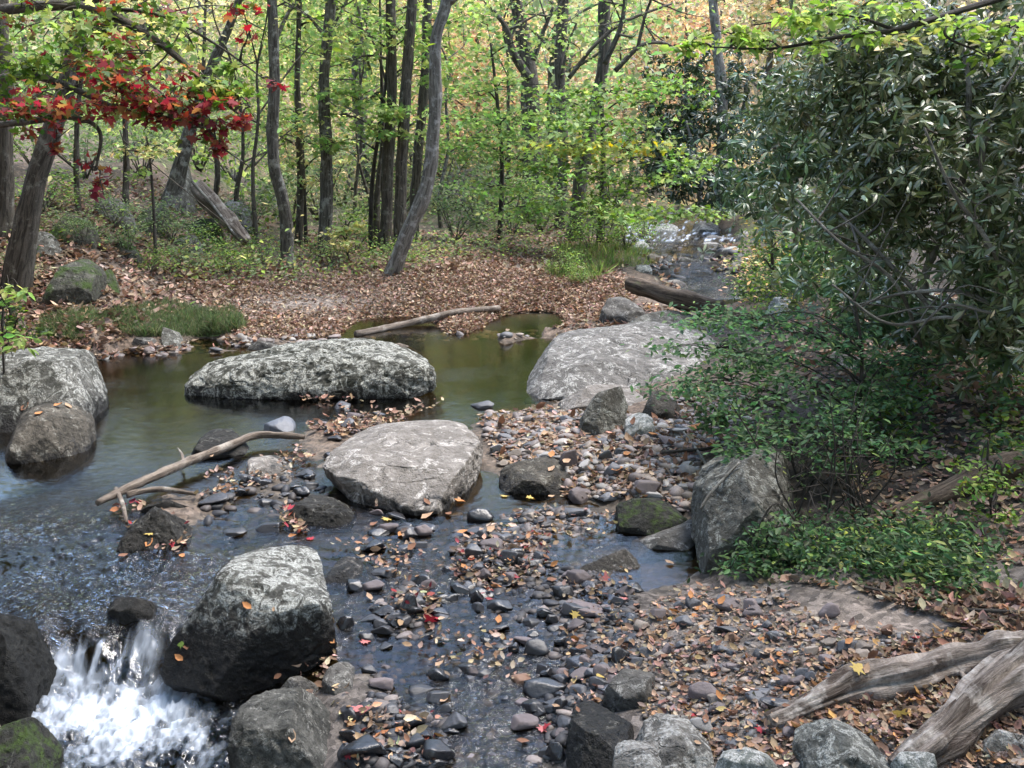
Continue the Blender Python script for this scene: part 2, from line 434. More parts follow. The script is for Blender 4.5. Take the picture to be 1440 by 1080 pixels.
# a broken lip: threads of water over the ledge
lip = blobw(145, 905, 95, 32)
WS = WS + lip * .014 * fbm(np.c_[XX.ravel() * 16, YY.ravel() * 2, np.zeros(XX.size)], 3, 51).reshape(GZ.shape)
fo_n = fbm(np.c_[XX.ravel() * 14, YY.ravel() * 9, np.zeros(XX.size)], 5, 71, .65).reshape(GZ.shape)
fo_s = fbm(np.c_[XX.ravel() * 30, YY.ravel() * 3.5, np.zeros(XX.size)], 4, 72, .6).reshape(GZ.shape)
foam = .95 * blobw(140, 985, 85, 36) + .5 * blobw(180, 1030, 110, 40) + .35 * blobw(240, 1000, 70, 40) + fo_n * 1.35 * (blobw(150, 1000, 150, 70))
foam = foam + (.5 * blobw(85, 935, 36, 30) + .5 * blobw(205, 905, 30, 35) + .38 * blobw(145, 925, 70, 26)) + fo_s * 1.1 * blobw(145, 920, 100, 36)
foam = foam + np.clip(fo_n - .33, 0, 1) * 1.6 * blobw(100, 790, 250, 80)
foam = foam + np.clip(fo_n - .02, 0, 1) * 3.2 * ((VW < 340) & (UW > 880) & (YY > 15))
foam = foam + .35 * blobw(200, 1060, 150, 45) + fo_n * .9 * blobw(210, 1060, 150, 50)
foam = np.clip((foam - .22) / 1.4, 0, .92) ** 1.05
ok = (dep > -.03) & (((YY < 12.5) & (UW < 1080) & (UW > -1500)) | ((UW > 870) & (UW < 1100) & (VW < 445) & (YY < 26)))
cell = ok[:-1, :-1] | ok[:-1, 1:] | ok[1:, 1:] | ok[1:, :-1]
qs = quads[cell.ravel()]
used = np.unique(qs); rm = np.full(nR * nC, -1); rm[used] = np.arange(len(used))
m, nt, n, l = newmat('stream_water')
geo = N(nt, 'ShaderNodeNewGeometry'); pos = geo.outputs['Position']
fa = N(nt, 'ShaderNodeAttribute', attribute_name='foam'); tu = N(nt, 'ShaderNodeAttribute', attribute_name='turb')
b1 = noise(nt, pos, 9, 4, .6, .5)
mpw = N(nt, 'ShaderNodeMapping'); mpw.inputs['Rotation'].default_value = (0, 0, .5); mpw.inputs['Scale'].default_value = (14, 30, 10); l.new(pos, mpw.inputs['Vector'])
b2 = noise(nt, mpw.outputs[0], 1.0, 4, .65, .8)
bh = math_(nt, 'ADD', math_(nt, 'MULTIPLY', b1, .035), math_(nt, 'MULTIPLY', b2, math_(nt, 'ADD', math_(nt, 'MULTIPLY', tu.outputs['Fac'], 1.1), .03)))
bn = N(nt, 'ShaderNodeBump'); bn.inputs['Strength'].default_value = 1.0; bn.inputs['Distance'].default_value = .022; l.new(bh, bn.inputs['Height'])
tr = N(nt, 'ShaderNodeBsdfTransparent'); tr.inputs['Color'].default_value = (.50, .42, .27, 1)
gl = N(nt, 'ShaderNodeBsdfGlossy'); gl.inputs['Roughness'].default_value = .04; gl.inputs['Color'].default_value = (.95, .97, 1, 1); l.new(bn.outputs[0], gl.inputs['Normal'])
fr = N(nt, 'ShaderNodeFresnel'); fr.inputs['IOR'].default_value = 1.46; l.new(bn.outputs[0], fr.inputs['Normal'])
mx = N(nt, 'ShaderNodeMixShader'); l.new(fr.outputs[0], mx.inputs[0]); l.new(tr.outputs[0], mx.inputs[1]); l.new(gl.outputs[0], mx.inputs[2])
df = N(nt, 'ShaderNodeBsdfDiffuse'); df.inputs['Color'].default_value = (.55, .61, .70, 1)
mx2 = N(nt, 'ShaderNodeMixShader'); l.new(fa.outputs['Fac'], mx2.inputs[0]); l.new(mx.outputs[0], mx2.inputs[1]); l.new(df.outputs[0], mx2.inputs[2])
ou = N(nt, 'ShaderNodeOutputMaterial'); l.new(mx2.outputs[0], ou.inputs['Surface'])
turb = np.clip(amp / .012, 0, 1) * np.clip(.75 + 1.6 * fbm(np.c_[fx * 1.1, fy * 2.6, np.zeros(len(fx))], 3, 81).reshape(GZ.shape), .15, 1.4)
me = make_mesh('stream_water', np.stack([XX, YY, WS], -1).reshape(-1, 3)[used], [rm[qs]], m, smooth=True, extra={'foam': foam.ravel()[used], 'turb': turb.ravel()[used]})
tag(link('water', me), 'still pool running over a stony riffle into a small white cascade', None, kind='structure')
# ---------------------------------------------------------------- boulders
_ico = {}
def ico(k):
    if k not in _ico:
        bm = bmesh.new(); bmesh.ops.create_icosphere(bm, subdivisions=k, radius=1)
        bm.verts.ensure_lookup_table()
        _ico[k] = (np.array([v.co[:] for v in bm.verts]), np.array([[v.index for v in f.verts] for f in bm.faces])); bm.free()
    return _ico[k]

def hull_planes(pts):
    bm = bmesh.new()
    for p in pts: bm.verts.new(p)
    r = bmesh.ops.convex_hull(bm, input=bm.verts)
    junk = [e for e in r['geom_interior'] if isinstance(e, bmesh.types.BMVert)]
    bmesh.ops.delete(bm, geom=junk, context='VERTS')
    bm.normal_update(); bm.faces.ensure_lookup_table()
    nn = np.array([f.normal[:] for f in bm.faces]); cc = np.array([f.calc_center_median()[:] for f in bm.faces])
    hv = np.array([v.co[:] for v in bm.verts]); bm.free()
    c = (hv.max(0) + hv.min(0)) / 2 * .5 + hv.mean(0) * .5
    d = ((cc - c) * nn).sum(1)
    s = np.sign(d); s[s == 0] = 1
    return nn * s[:, None], np.abs(d), c, hv

def polytope(pts, k, p=13, rough=.06, seed=0, strata=0., chis=0, lo=.70):
    nn, d, c, hv = hull_planes(pts)
    ext = (hv.max(0) - hv.min(0)) / 2
    S, F = ico(k)
    dirs = S * ext; dirs /= np.linalg.norm(dirs, axis=1)[:, None]
    r = np.empty(len(dirs))
    for a in range(0, len(dirs), 8000):
        t = np.clip(dirs[a:a + 8000] @ nn.T, 0, None) / d[None]
        mx = t.max(1, keepdims=True)
        r[a:a + 8000] = 1 / (mx[:, 0] * (((t / mx) ** p).sum(1)) ** (1 / p))
    V = dirs * r[:, None]
    size = float(np.prod(ext) ** (1 / 3)); o = seed * 7.7
    q = V / size
    w = q + .35 * np.c_[vnoise(q * 1.5 + o, seed + 1), vnoise(q * 1.5 + o, seed + 2), vnoise(q * 1.5 + o, seed + 3)]
    dsp = fbm(w * 1.6 + o, 4, seed + 5, .5)
    rid = 1 - np.abs(fbm(w * 1.7 + o, 3, seed + 9)) * 2.2
    dsp = dsp - np.clip(rid - .82, 0, 1) * 1.3
    if strata:
        h = w @ np.array([.35, .25, .9]); st = h * 7 + vnoise(q * 2 + o, seed + 4) * .8
        f = st - np.floor(st); dsp = dsp + strata * (np.clip(f * 1.6, 0, 1) - .5)
    V = V + dirs * (dsp * rough * size * (.9 if chis else 1))[:, None]
    rr = np.random.default_rng(seed + 900)
    for _ in range(chis):
        n_ = rr.normal(size=3); n_ /= np.linalg.norm(n_); n_ = n_ / ext ** .7; n_[2] = abs(n_[2]) if rr.random() < .9 or chis > 17 else n_[2]; n_ /= np.linalg.norm(n_)
        pr = V @ n_; lim = pr.max() * rr.uniform(lo, .95)
        V = V - n_ * (np.clip(pr - lim, 0, None) * .95)[:, None]
    q2 = V / size
    fine = .16 * fbm(q2 * 5 + o, 3, seed + 11, .6) + .20 * fbm(q2 * 13 + o, 4, seed + 12, .65)
    pits = np.clip(fbm(q2 * 8 + o, 2, seed + 15) - .28, 0, 1)
    V = V + dirs * ((fine - pits * .5) * rough * size)[:, None]
    return V, F, c

LANDMARKS = []     # (phrase, u, v)
ROCKPX = []
def rock(name, label, outline, front=(), thick=.6, base=None, zb=0., mat=None, seed=1, k=6, rough=.06, p=16, cat='boulder', mark=None, group=None, strata=0., Y0=None, sink=.15, kmul=.6, chis=18, lo=.70):
    """outline / front: (u, v, k) points in the photo; k = how far back in the rock, in units of thick"""
    if Y0 is None:
        bp = max(outline, key=lambda t: t[1]) if base is None else base
        Y0 = PZ(bp[0], bp[1], zb)[1]
    vs = [t[1] for t in outline]; v0, v1 = min(vs), max(vs)
    wd = (max(t[0] for t in outline) - min(t[0] for t in outline)) * Y0 / FPX; z_lo = P(720, v1, Y0)[2]
    for _ in range(10):      # low rocks must still stand up
        if max(P(t[0], t[1], Y0 + (t[2] if len(t) > 2 else 0) * thick)[2] for t in outline) - z_lo < .16 * wd + .03: thick *= .82
    pts = []
    for t in outline:
        kk = t[2] if len(t) > 2 else kmul * (v1 - t[1]) / max(v1 - v0, 1)
        p_ = P(t[0], t[1], Y0 + kk * thick); pts.append(p_)
        if kk <= .42: pts.append(p_ - np.array([0, -.02, sink]))
    for t in front: pts.append(P(t[0], t[1], Y0 + t[2] * thick))
    A = np.array(pts); cen = A.mean(0)
    back = cen + (A - cen) * np.array([.8, .8, .72]); back[:, 1] += thick * .65; back[:, 2] -= .04
    A = np.concatenate([A, back])
    V, F, c = polytope(A, k, p * 2.2, rough * 1.9, seed, strata, chis, lo)
    us = [t[0] for t in outline]; su, sv, _ = project(V + c)     # true up to the photographed width and height
    kx = (max(us) - min(us)) / (su.max() - su.min()); V[:, 0] *= kx
    su, sv, sd_ = project(V + c); c = c + np.array([((max(us) + min(us)) / 2 - (su.max() + su.min()) / 2) * Y0 / FPX, 0, 0])
    for _ in range(3):
        su, sv, _ = project(V + c); i = int(np.argmin(sv)); dz = (sv[i] - v0) * (Y0 + .3 * thick) / FPX; zb_ = V[:, 2].min()
        V[:, 2] = zb_ + (V[:, 2] - zb_) * np.clip(1 + dz / (V[i, 2] - zb_), .7, 1.5)
    me = make_mesh(name, V, [F], mat, smooth=True)
    o = link(name, me, loc=tuple(c)); tag(o, label, cat, group)
    us = [t[0] for t in outline]
    if mark: LANDMARKS.append((mark, (min(us) + max(us)) / 2, (v0 + v1) / 2))
    return o

LANDMARKS += [('the driftwood', 1260, 985), ('the bare patch of earth', 1220, 870), ('the dead log on the pool shore', 600, 450), ('the fallen branch', 280, 655), ('the brown puddle', 945, 800), ('the dark log', 950, 412)]
def where(u, v, k=0):
    L = sorted(LANDMARKS, key=lambda t: math.hypot((t[1] - u), (t[2] - v) * 1.3))[k]
    du, dv = u - L[1], v - L[2]
    rel = ('to the right of' if du > 0 else 'to the left of') if abs(du) > 1.3 * abs(dv) else ('in front of' if dv > 0 else 'behind')
    return f'{rel} {L[0]}'
def unique(desc, u, v, group):
    for k in range(5):
        s = f'{desc} {where(u, v, k)}'
        if s not in USED and len(s.split()) <= 16: return s
    for k in range(5):
        for j in range(k + 1, 5):
            s = f'{desc} {where(u, v, k)} and {where(u, v, j)}'
            if s not in USED and len(s.split()) <= 16: return s
    return f'{desc} {where(u, v)}'

R_light = mat_rock('lichen_grey_rock', (.29, .27, .25), (.10, .095, .085), (.42, .41, .39), .7, wetz=-.06, wetw=.10)
R_fore = mat_rock('foreground_rock', (.30, .30, .28), (.05, .048, .042), (.48, .49, .47), .7, wetz=.03, wetw=.14, scale=2)  # raised wet line: damp and algae, also painting the boulder's shaded side dark
R_dark = mat_rock('dark_wet_rock', (.055, .052, .048), (.015, .015, .014), (.17, .165, .15), .2, scale=1.8)
R_dmoss = mat_rock('dark_mossy_rock', (.05, .048, .042), (.014, .014, .012), (.14, .14, .12), .15, moss=.12, scale=2)
R_pool = mat_rock('pool_rock', (.17, .165, .145), (.03, .032, .022), (.46, .46, .42), .75, wetz=-.01, wetw=.09, scale=1.2)
R_brown = mat_rock('brown_grey_rock', (.17, .15, .125), (.045, .042, .036), (.28, .27, .24), .25, wetz=-.02, wetw=.10, scale=1.4)
R_table = mat_rock('pale_table_rock', (.40, .37, .35), (.20, .18, .165), (.54, .51, .485), .35, wetz=-.05, wetw=.10, scale=1.1)
R_big = mat_rock('broad_grey_rock', (.27, .255, .245), (.12, .115, .11), (.46, .45, .43), .5, wetz=-.03, wetw=.06)
R_moss = mat_rock('moss_grey_rock', (.14, .135, .115), (.04, .04, .03), (.25, .25, .2), .3, moss=.35)
R_pale = mat_rock('pale_rock', (.38, .37, .35), (.14, .165, .15), (.55, .54, .52), .7, scale=2)
R_grey = mat_rock('plain_grey_rock', (.20, .19, .18), (.075, .07, .065), (.33, .32, .30), .4, scale=1.8)
R_shade = mat_rock('shaded_bank_rock', (.21, .205, .185), (.07, .065, .055), (.34, .34, .31), .5, scale=1.6)

rock('boulder', 'large angular boulder with pale lichened top and wet, shade-blackened sides beside the cascade',
     [(226,918,.25),(230,884,.3),(258,832,.45),(274,801,.6),(302,782,.75),(346,774,.85),(402,766,.95),(422,768,.95),(446,791,.9),(466,815,.8),(474,848,.6),(462,900,.35),(430,935,.25),(385,962,.1),(330,987,0.),(296,992,0.),(262,962,.1),(236,936,.2)],
     [(300,800,.42),(312,882,.12),(355,924,-.02),(420,858,.2),(448,850,.35),(270,905,.05),(300,960,-.08)], thick=.62, zb=-.26, mat=R_fore, chis=14, lo=.76, seed=4, k=7, rough=.055, p=22, mark='the pale-topped boulder by the cascade')
rock('boulder', 'dark mottled boulder below the pale-topped boulder at the cascade edge',
     [(318,1085,.0),(322,1015,.2),(346,975,.5),(404,965,.7),(432,986,.6),(462,1040,.3),(482,1085,.0),(400,1120,-.1)], [(360,1000,.2),(420,1010,.25)], thick=.45, zb=-.28, mat=mat_rock('mottled_rock', (.17,.165,.15), (.03,.03,.027), (.27,.26,.24), .35, scale=2.2), seed=8, k=6, rough=.07, mark='the dark mottled boulder')
rock('boulder', 'black wet boulder at the left side of the cascade',
     [(-70,1010,.1),(-60,880,.5),(-10,860,.6),(14,864,.55),(40,905,.4),(62,940,.3),(78,975,.2),(70,1012,.05),(0,1030,0.)], [(20,900,.2)], thick=.6, zb=-.28, mat=mat_rock('black_rock', (.03,.03,.028), (.009,.009,.009), (.05,.05,.045), .1, scale=2), seed=12, k=6, rough=.08, mark='the black boulder')
rock('rock', 'low dark rock covered in green moss beside the white foam',
     [(-60,1120,0.),(-50,1040,.4),(10,1008,.6),(50,1010,.5),(78,1040,.3),(84,1090,0.),(20,1140,-.1)], thick=.4, zb=-.32, mat=R_dmoss, seed=14, k=6, rough=.07, cat='rock', mark='the mossy rock by the foam')
rock('boulder', 'pale lichen covered slab sloping to a point at the edge of the pool',
     [(-60,600,.05),(-60,530,.6),(10,516,.9),(70,503,.9),(118,488,.75),(124,487,.7),(132,500,.6),(146,575,.2),(148,612,.05),(80,640,0.)], [(118,500,.45),(100,560,.1),(60,560,.25)], thick=1.3, zb=0, base=(100,618), mat=mat_rock('streaked_rock', (.22, .215, .20), (.05, .05, .04), (.44, .44, .41), .6, wetz=.06, wetw=.14, scale=1.3), seed=17, k=6, rough=.05, mark='the pointed lichen slab')
rock('boulder', 'rounded brownish boulder standing in the water in front of the lichen slab',
     [(6,640,.1),(14,610,.3),(40,580,.5),(75,567,.6),(112,568,.6),(130,600,.35),(132,635,.1),(100,655,0.),(40,657,0.)], [(60,610,.0)], thick=.75, zb=0, base=(60,655), mat=R_brown, seed=21, k=6, rough=.05, mark='the brownish boulder in the pool')
rock('boulder', 'long low boulder with white lichen and mossy streaks in the middle of the pool',
     [(258,548,.2),(262,532,.35),(300,512,.5),(350,500,.6),(400,486,.75),(450,477,.85),(500,475,.9),(550,482,.8),(590,494,.6),(612,510,.4),(614,532,.2),(570,548,.05),(480,553,0.),(380,560,0.),(300,564,.02)], [(380,515,.2),(500,500,.3),(580,515,.15)], thick=1.25, zb=0, chis=12, lo=.80, mat=R_pool, seed=25, k=7, rough=.075, p=16, mark='the long pool boulder')
rock('boulder', 'broad flat topped pale boulder between the pool and the riffle',
     [(452,640,.35),(470,625,.5),(520,605,.8),(570,593,1.),(630,590,1.05),(655,604,.9),(676,630,.6),(680,645,.5),(664,672,.3),(640,710,.05),(600,727,0.),(570,720,.02),(530,690,.15),(470,660,.3)], [(640,655,.33),(600,680,.2),(540,662,.33),(490,642,.42),(585,720,-.01)], thick=1.1, zb=-.03, chis=10, lo=.8, mat=R_table, seed=30, k=7, rough=.045, p=18, mark='the flat pale boulder')
rock('boulder', 'very broad grey boulder sloping into the far end of the pool',
     [(737,555,.08),(739,525,.3),(760,492,.55),(800,470,.75),(850,462,.95),(920,452,1.15),(1000,470,1.1),(1040,520,.7),(1030,575,.1),(930,575,0.),(830,562,0.),(770,560,.02)], [(800,505,.3),(880,500,.45),(980,520,.35)], thick=1.6, zb=.02, base=(800,562), chis=9, lo=.86, mat=R_big, seed=34, k=7, rough=.045, p=15, mark='the broad grey boulder')
rock('boulder', 'grey hump of rock rising behind the broad grey boulder',
     [(862,480,.1),(880,450,.5),(915,436,.9),(960,436,1.),(1010,450,.9),(1040,480,.4),(1000,520,0.),(900,510,0.)], thick=1.0, zb=.2, base=(950,500), Y0=10.0, mat=R_shade, seed=36, k=6, rough=.05)
rock('rock', 'low grey rock among fallen leaves between the dark log and the broad boulder',
     [(838,445,.1),(850,425,.5),(880,417,.7),(905,424,.5),(912,445,.1),(870,452,0.)], thick=.6, zb=.15, mat=R_grey, seed=38, k=5, cat='rock')
rock('rock', 'low pale ledge at the foot of the broad grey boulder',
     [(782,572,0.),(800,553,.4),(850,540,.7),(905,540,.7),(935,556,.4),(930,578,0.),(860,582,0.)], thick=.5, zb=.03, mat=R_table, seed=40, k=6, cat='rock', rough=.05)
rock('rock', 'leaning angular grey rock on the gravel in front of the broad boulder',
     [(812,604,.1),(822,570,.4),(846,545,.6),(872,543,.7),(884,565,.5),(874,598,.2),(850,616,0.),(825,618,0.)], [(845,560,.3)], thick=.45, zb=.1, mat=R_shade, seed=43, k=6, cat='rock', p=24, mark='the leaning grey rock')
rock('rock', 'white lichened rock right of the leaning grey rock on the gravel',
     [(876,612,.1),(880,590,.4),(896,580,.6),(912,583,.6),(924,604,.3),(922,622,.05),(895,628,0.)], thick=.35, zb=.1, mat=R_pale, seed=45, k=5, cat='rock', p=20, mark='the white rock')
rock('rock', 'rough grey rock in the undergrowth at the end of the broad boulder',
     [(900,575,0.),(905,556,.4),(930,548,.6),(955,560,.5),(965,585,.1),(930,592,0.)], thick=.4, zb=.12, mat=R_brown, seed=46, k=5, cat='rock')
rock('boulder', 'dark grey rock with undercut face at the edge of the gravel bar',
     [(700,690,.05),(704,668,.3),(735,650,.6),(775,641,.8),(800,650,.7),(812,675,.3),(800,692,.05),(750,702,0.)], [(740,670,.15),(790,668,.2)], thick=.55, zb=-.04, mat=R_brown, seed=48, k=6, cat='rock', mark='the undercut dark rock', p=20)
rock('rock', 'black wet rock with a red leaf in the riffle left of the flat pale boulder',
     [(396,735,.1),(402,706,.4),(425,695,.6),(470,702,.6),(500,728,.3),(505,745,.05),(450,754,0.)], thick=.45, zb=-.07, mat=R_dark, seed=52, k=6, cat='rock', mark='the black wet rock', rough=.09)
rock('boulder', 'leaning grey boulder with sharp ridge under the dark green shrub',
     [(972,745,.1),(978,700,.3),(1000,662,.5),(1045,632,.8),(1082,625,1.),(1112,650,.9),(1120,720,.5),(1090,780,.1),(1020,806,0.),(985,790,.02)], [(1060,640,.45),(1045,690,.1),(1018,738,-.02)], thick=.75, zb=-.02, base=(1015,806), mat=R_shade, seed=56, k=7, p=24, rough=.05, chis=10, lo=.8, mark='the leaning boulder under the shrub')
rock('rock', 'smooth grey rock sloping into the brown puddle',
     [(884,770,.05),(915,757,.3),(945,735,.7),(975,730,.8),(990,755,.5),(985,775,.1),(930,778,0.)], thick=.5, zb=-.07, mat=R_grey, seed=58, k=6, cat='rock', rough=.03, mark='the smooth grey rock')
rock('rock', 'flat coarse grained brown slab lying in the shallow water beside the puddle',
     [(804,800,.1),(815,784,.4),(860,772,.8),(900,774,.8),(902,790,.5),(890,810,.05),(840,812,0.)], thick=.45, zb=-.09, mat=mat_rock('coarse_slab_rock', (.15,.135,.12), (.05,.045,.04), (.25,.235,.22), .4, scale=2.5), seed=60, k=6, cat='rock', rough=.06, p=22, mark='the coarse brown slab', strata=.3)
rock('rock', 'dark rock capped with bright green moss at the back of the puddle',
     [(862,740,.05),(868,715,.4),(895,700,.6),(930,708,.6),(955,722,.4),(975,745,.1),(910,752,0.)], thick=.4, zb=-.04, mat=R_dmoss, seed=63, k=6, cat='rock', mark='the moss-capped rock')
# bottom group
rock('boulder', 'brown grey boulder at the bottom edge between stream and gravel',
     [(796,1060,.1),(800,1010,.4),(820,987,.7),(870,985,.8),(900,1005,.7),(905,1070,.1),(850,1110,0.)], [(850,1010,.35)], thick=.4, zb=-.1, base=(850,1100), mat=R_brown, seed=66, k=6, rough=.06, mark='the brown boulder by the gravel')
rock('boulder', 'pale bluish grey boulder beside the brown grey one at the gravel edge',
     [(880,1080,.1),(890,1025,.5),(915,1003,.8),(950,1010,.8),(985,1040,.5),(1015,1085,.1),(950,1130,-.1)], [(930,1030,.35)], thick=.4, zb=-.02, base=(950,1110), mat=R_light, seed=68, k=6, rough=.06, mark='the pale bluish boulder')
rock('rock', 'low pale rock tucked in front of the two boulders by the gravel',
     [(858,1090,.1),(870,1050,.5),(905,1040,.6),(935,1060,.4),(945,1100,0.),(900,1120,-.1)], thick=.3, zb=-.02, base=(900,1120), Y0=2.72, mat=R_light, seed=69, k=5, cat='rock')
rock('rock', 'pale low rock right of the bluish boulder half buried in leaves',
     [(1000,1085,.0),(1012,1055,.5),(1050,1050,.6),(1088,1066,.4),(1100,1095,0.)], thick=.3, zb=.03, mat=R_pale, seed=70, k=5, cat='rock')
rock('boulder', 'rough lichened boulder in front of the driftwood logs',
     [(1118,1060,.15),(1125,1030,.4),(1150,1010,.8),(1195,1012,.8),(1235,1040,.5),(1262,1080,.2),(1200,1120,0.),(1130,1100,.0)], [(1165,1035,.3)], thick=.35, zb=.1, base=(1190,1110), mat=mat_rock('holed_rock', (.24,.24,.22), (.05,.05,.045), (.42,.42,.39), .6, scale=2.4), seed=73, k=6, rough=.1, p=20, mark='the lichened boulder by the driftwood')
rock('rock', 'small pale rock wedged under the thick driftwood log',
     [(1245,1085,0.),(1255,1060,.5),(1290,1055,.6),(1320,1075,.3),(1330,1100,0.)], thick=.25, zb=.08, Y0=2.9, mat=R_pale, seed=74, k=5, cat='rock')
rock('rock', 'pale grey stone block behind the thick driftwood log in the corner',
     [(1370,1075,.05),(1372,1045,.5),(1400,1025,.7),(1445,1030,.7),(1460,1080,.05)], thick=.3, zb=.1, Y0=3.0, mat=R_light, seed=75, k=5, cat='rock')
rock('rock', 'light brown rock half sunk in gravel above the brown boulder',
     [(848,980,.05),(860,955,.5),(890,940,.8),(918,948,.7),(922,975,.2),(890,992,0.)], thick=.3, zb=-.04, mat=R_grey, seed=77, k=5, cat='rock', mark='the half sunk rock')
# left of the riffle
rock('rock', 'flat pale grey rock under the fallen branch',
     [(342,672,.1),(350,650,.5),(380,640,.8),(410,648,.7),(416,670,.2),(385,684,0.)], thick=.5, zb=-.02, mat=R_table, seed=80, k=5, cat='rock', mark='the flat rock under the branch')
rock('rock', 'dark wet rock at the pool edge behind the fallen branch',
     [(268,638,.05),(280,612,.5),(310,603,.8),(345,608,.7),(355,630,.2),(310,645,0.)], thick=.6, zb=0, mat=R_dark, seed=82, k=5, cat='rock')
rock('rock', 'smooth slate blue stone at the pool edge above the branch tip',
     [(370,602,.05),(378,588,.5),(396,585,.7),(414,594,.4),(418,605,.05),(392,609,0.)], thick=.35, zb=.0, mat=mat_stone('slate_blue', (.075,.08,.095), (.11,.115,.13), .55), seed=84, k=5, cat='stone', rough=.03, mark='the slate blue stone')
rock('rock', 'wet dark rock heaped with fallen leaves in the left stream',
     [(160,770,.1),(175,735,.5),(215,712,.8),(255,725,.7),(275,760,.3),(265,790,.05),(200,795,0.)], thick=.5, zb=-.07, mat=R_dark, seed=86, k=6, cat='rock', rough=.12, mark='the leafy wet rock')
rock('rock', 'dark rock just breaking the water behind the leafy wet rock',
     [(195,716,.05),(215,704,.5),(250,703,.7),(275,715,.3),(240,724,0.)], thick=.4, zb=-.03, mat=R_dark, seed=87, k=5, cat='rock')
rock('rock', 'flat beige rock touching the water above the pale-topped boulder',
     [(452,815,.05),(456,792,.5),(480,782,.8),(515,786,.7),(522,808,.2),(490,824,0.)], thick=.45, zb=-.09, mat=R_table, seed=89, k=5, cat='rock', rough=.04, mark='the flat beige rock')
rock('rock', 'grey slab of rock leaning between the boulder and the riffle',
     [(450,965,.1),(455,938,.5),(482,930,.7),(505,950,.5),(510,980,.05),(485,988,0.)], thick=.3, zb=-.17, mat=R_grey, seed=91, k=5, cat='rock', p=22)
rock('rock', 'smooth grey rock wedged between the pale-topped and the dark mottled boulder',
     [(384,978,.1),(392,956,.6),(425,950,.7),(452,966,.4),(450,985,.1)], thick=.3, zb=-.2, mat=R_grey, seed=92, k=5, cat='rock', rough=.03)
rock('rock', 'low black rock sticking out of rippling water above the cascade',
     [(150,862,.05),(165,842,.4),(200,838,.6),(232,855,.3),(225,872,0.)], thick=.3, zb=-.1, mat=R_dark, seed=93, k=5, cat='rock')
# far bank
rock('boulder', 'mossy round boulder on the left bank at the foot of the leaning trunk',
     [(62,412,.05),(66,382,.4),(90,364,.7),(125,365,.7),(148,385,.4),(150,405,.1),(110,420,0.)], thick=.9, Y0=10.45, mat=R_moss, seed=95, k=6, mark='the mossy bank boulder')
rock('rock', 'small flat grey stone lying in grass near the mossy boulder',
     [(182,418,0.),(188,408,.5),(205,406,.6),(212,416,.1),(198,423,0.)], thick=.35, Y0=12.0, mat=R_grey, seed=97, k=5, cat='stone')
rock('boulder', 'dark squat boulder in leaf litter on the left bank',
     [(193,330,.0),(196,300,.5),(215,284,.7),(236,295,.5),(240,330,.05),(215,338,0.)], thick=1.0, Y0=13.6, mat=R_moss, seed=99, k=5, mark='the squat bank boulder')
rock('boulder', 'tall upright grey boulder on the left bank beside the fallen log',
     [(228,300,.0),(228,250,.4),(245,222,.7),(262,225,.7),(275,262,.4),(278,300,.05),(250,305,0.)], thick=1.1, Y0=15.2, mat=R_shade, seed=101, k=5, p=22, mark='the upright bank boulder')
rock('boulder', 'pale grey boulder far back among thin trunks on the left',
     [(362,312,.0),(368,285,.5),(388,274,.7),(410,285,.5),(412,308,.05)], thick=1.4, Y0=21, mat=R_light, seed=103, k=5)
rock('boulder', 'grey boulder at the edge of the left bank behind the leaning trunk',
     [(-30,340,0.),(-30,285,.5),(5,278,.7),(20,300,.4),(22,332,.05)], thick=1.0, Y0=11.8, mat=R_light, seed=104, k=5)
rock('boulder', 'large grey outcrop with a dark hollow in the brush beyond the clearing',
     [(612,290,.0),(622,250,.5),(645,236,.8),(680,240,.8),(700,262,.5),(705,290,.05)], thick=2.2, Y0=26, mat=R_shade, seed=105, k=6, rough=.1, p=22)
rock('rock', 'slanting wet grey slab at the grassy edge of the pool',
     [(228,490,0.),(230,464,.5),(242,460,.6),(262,488,.2),(250,496,0.)], thick=.4, zb=0, mat=R_shade, seed=107, k=5, cat='rock')
for (lab, ol, mt_, sd) in [
    ('flat white rock at the top of the far rapids', [(912,334,0.),(918,318,.5),(938,314,.6),(955,322,.4),(958,335,0.)], R_pale, 111),
    ('white rock beside the flat one at the top of the far rapids', [(884,332,0.),(888,318,.5),(896,315,.6),(904,324,.4),(904,336,0.)], R_pale, 112),
    ('grey rock at the far end of the rapids under green branches', [(972,322,0.),(980,312,.5),(1002,310,.6),(1018,318,.4),(1015,326,0.)], R_light, 113),
    ('long pale slab across the far rapids', [(978,340,0.),(990,331,.5),(1015,330,.6),(1030,338,.4),(1022,346,0.)], R_table, 114)]:
    rock('rock', lab, ol, thick=.7, Y0=20.5 if sd < 114 else 19.4, mat=mt_, seed=sd, k=5, cat='rock')
rock('rock', 'bright white rock behind the dark green shrub beside the stream',
     [(1080,436,0.),(1084,422,.5),(1098,417,.6),(1114,426,.4),(1116,440,0.),(1095,444,-.1)], thick=.5, Y0=10.6, mat=mat_rock('white_quartz_rock', (.68,.67,.64), (.35,.34,.32), (.8,.8,.78), .7), seed=115, k=5, cat='rock')
rock('rock', 'pale rock under the rhododendron seen through the dark green shrub',
     [(1162,522,0.),(1168,500,.5),(1190,494,.6),(1214,502,.4),(1216,524,0.)], thick=.6, Y0=8.0, mat=R_light, seed=116, k=5, cat='rock')
rock('rock', 'grey speckled rock half hidden in ground plants on the right bank',
     [(1160,785,0.),(1166,758,.5),(1190,748,.7),(1212,760,.4),(1214,785,0.)], thick=.4, Y0=4.95, mat=R_shade, seed=117, k=5, cat='rock')
rock('rock', 'pale rounded rock at the right edge among ground plants',
     [(1394,790,0.),(1400,760,.5),(1430,738,.7),(1475,745,.6),(1480,790,0.)], thick=.5, Y0=4.75, mat=R_light, seed=118, k=5, cat='rock')
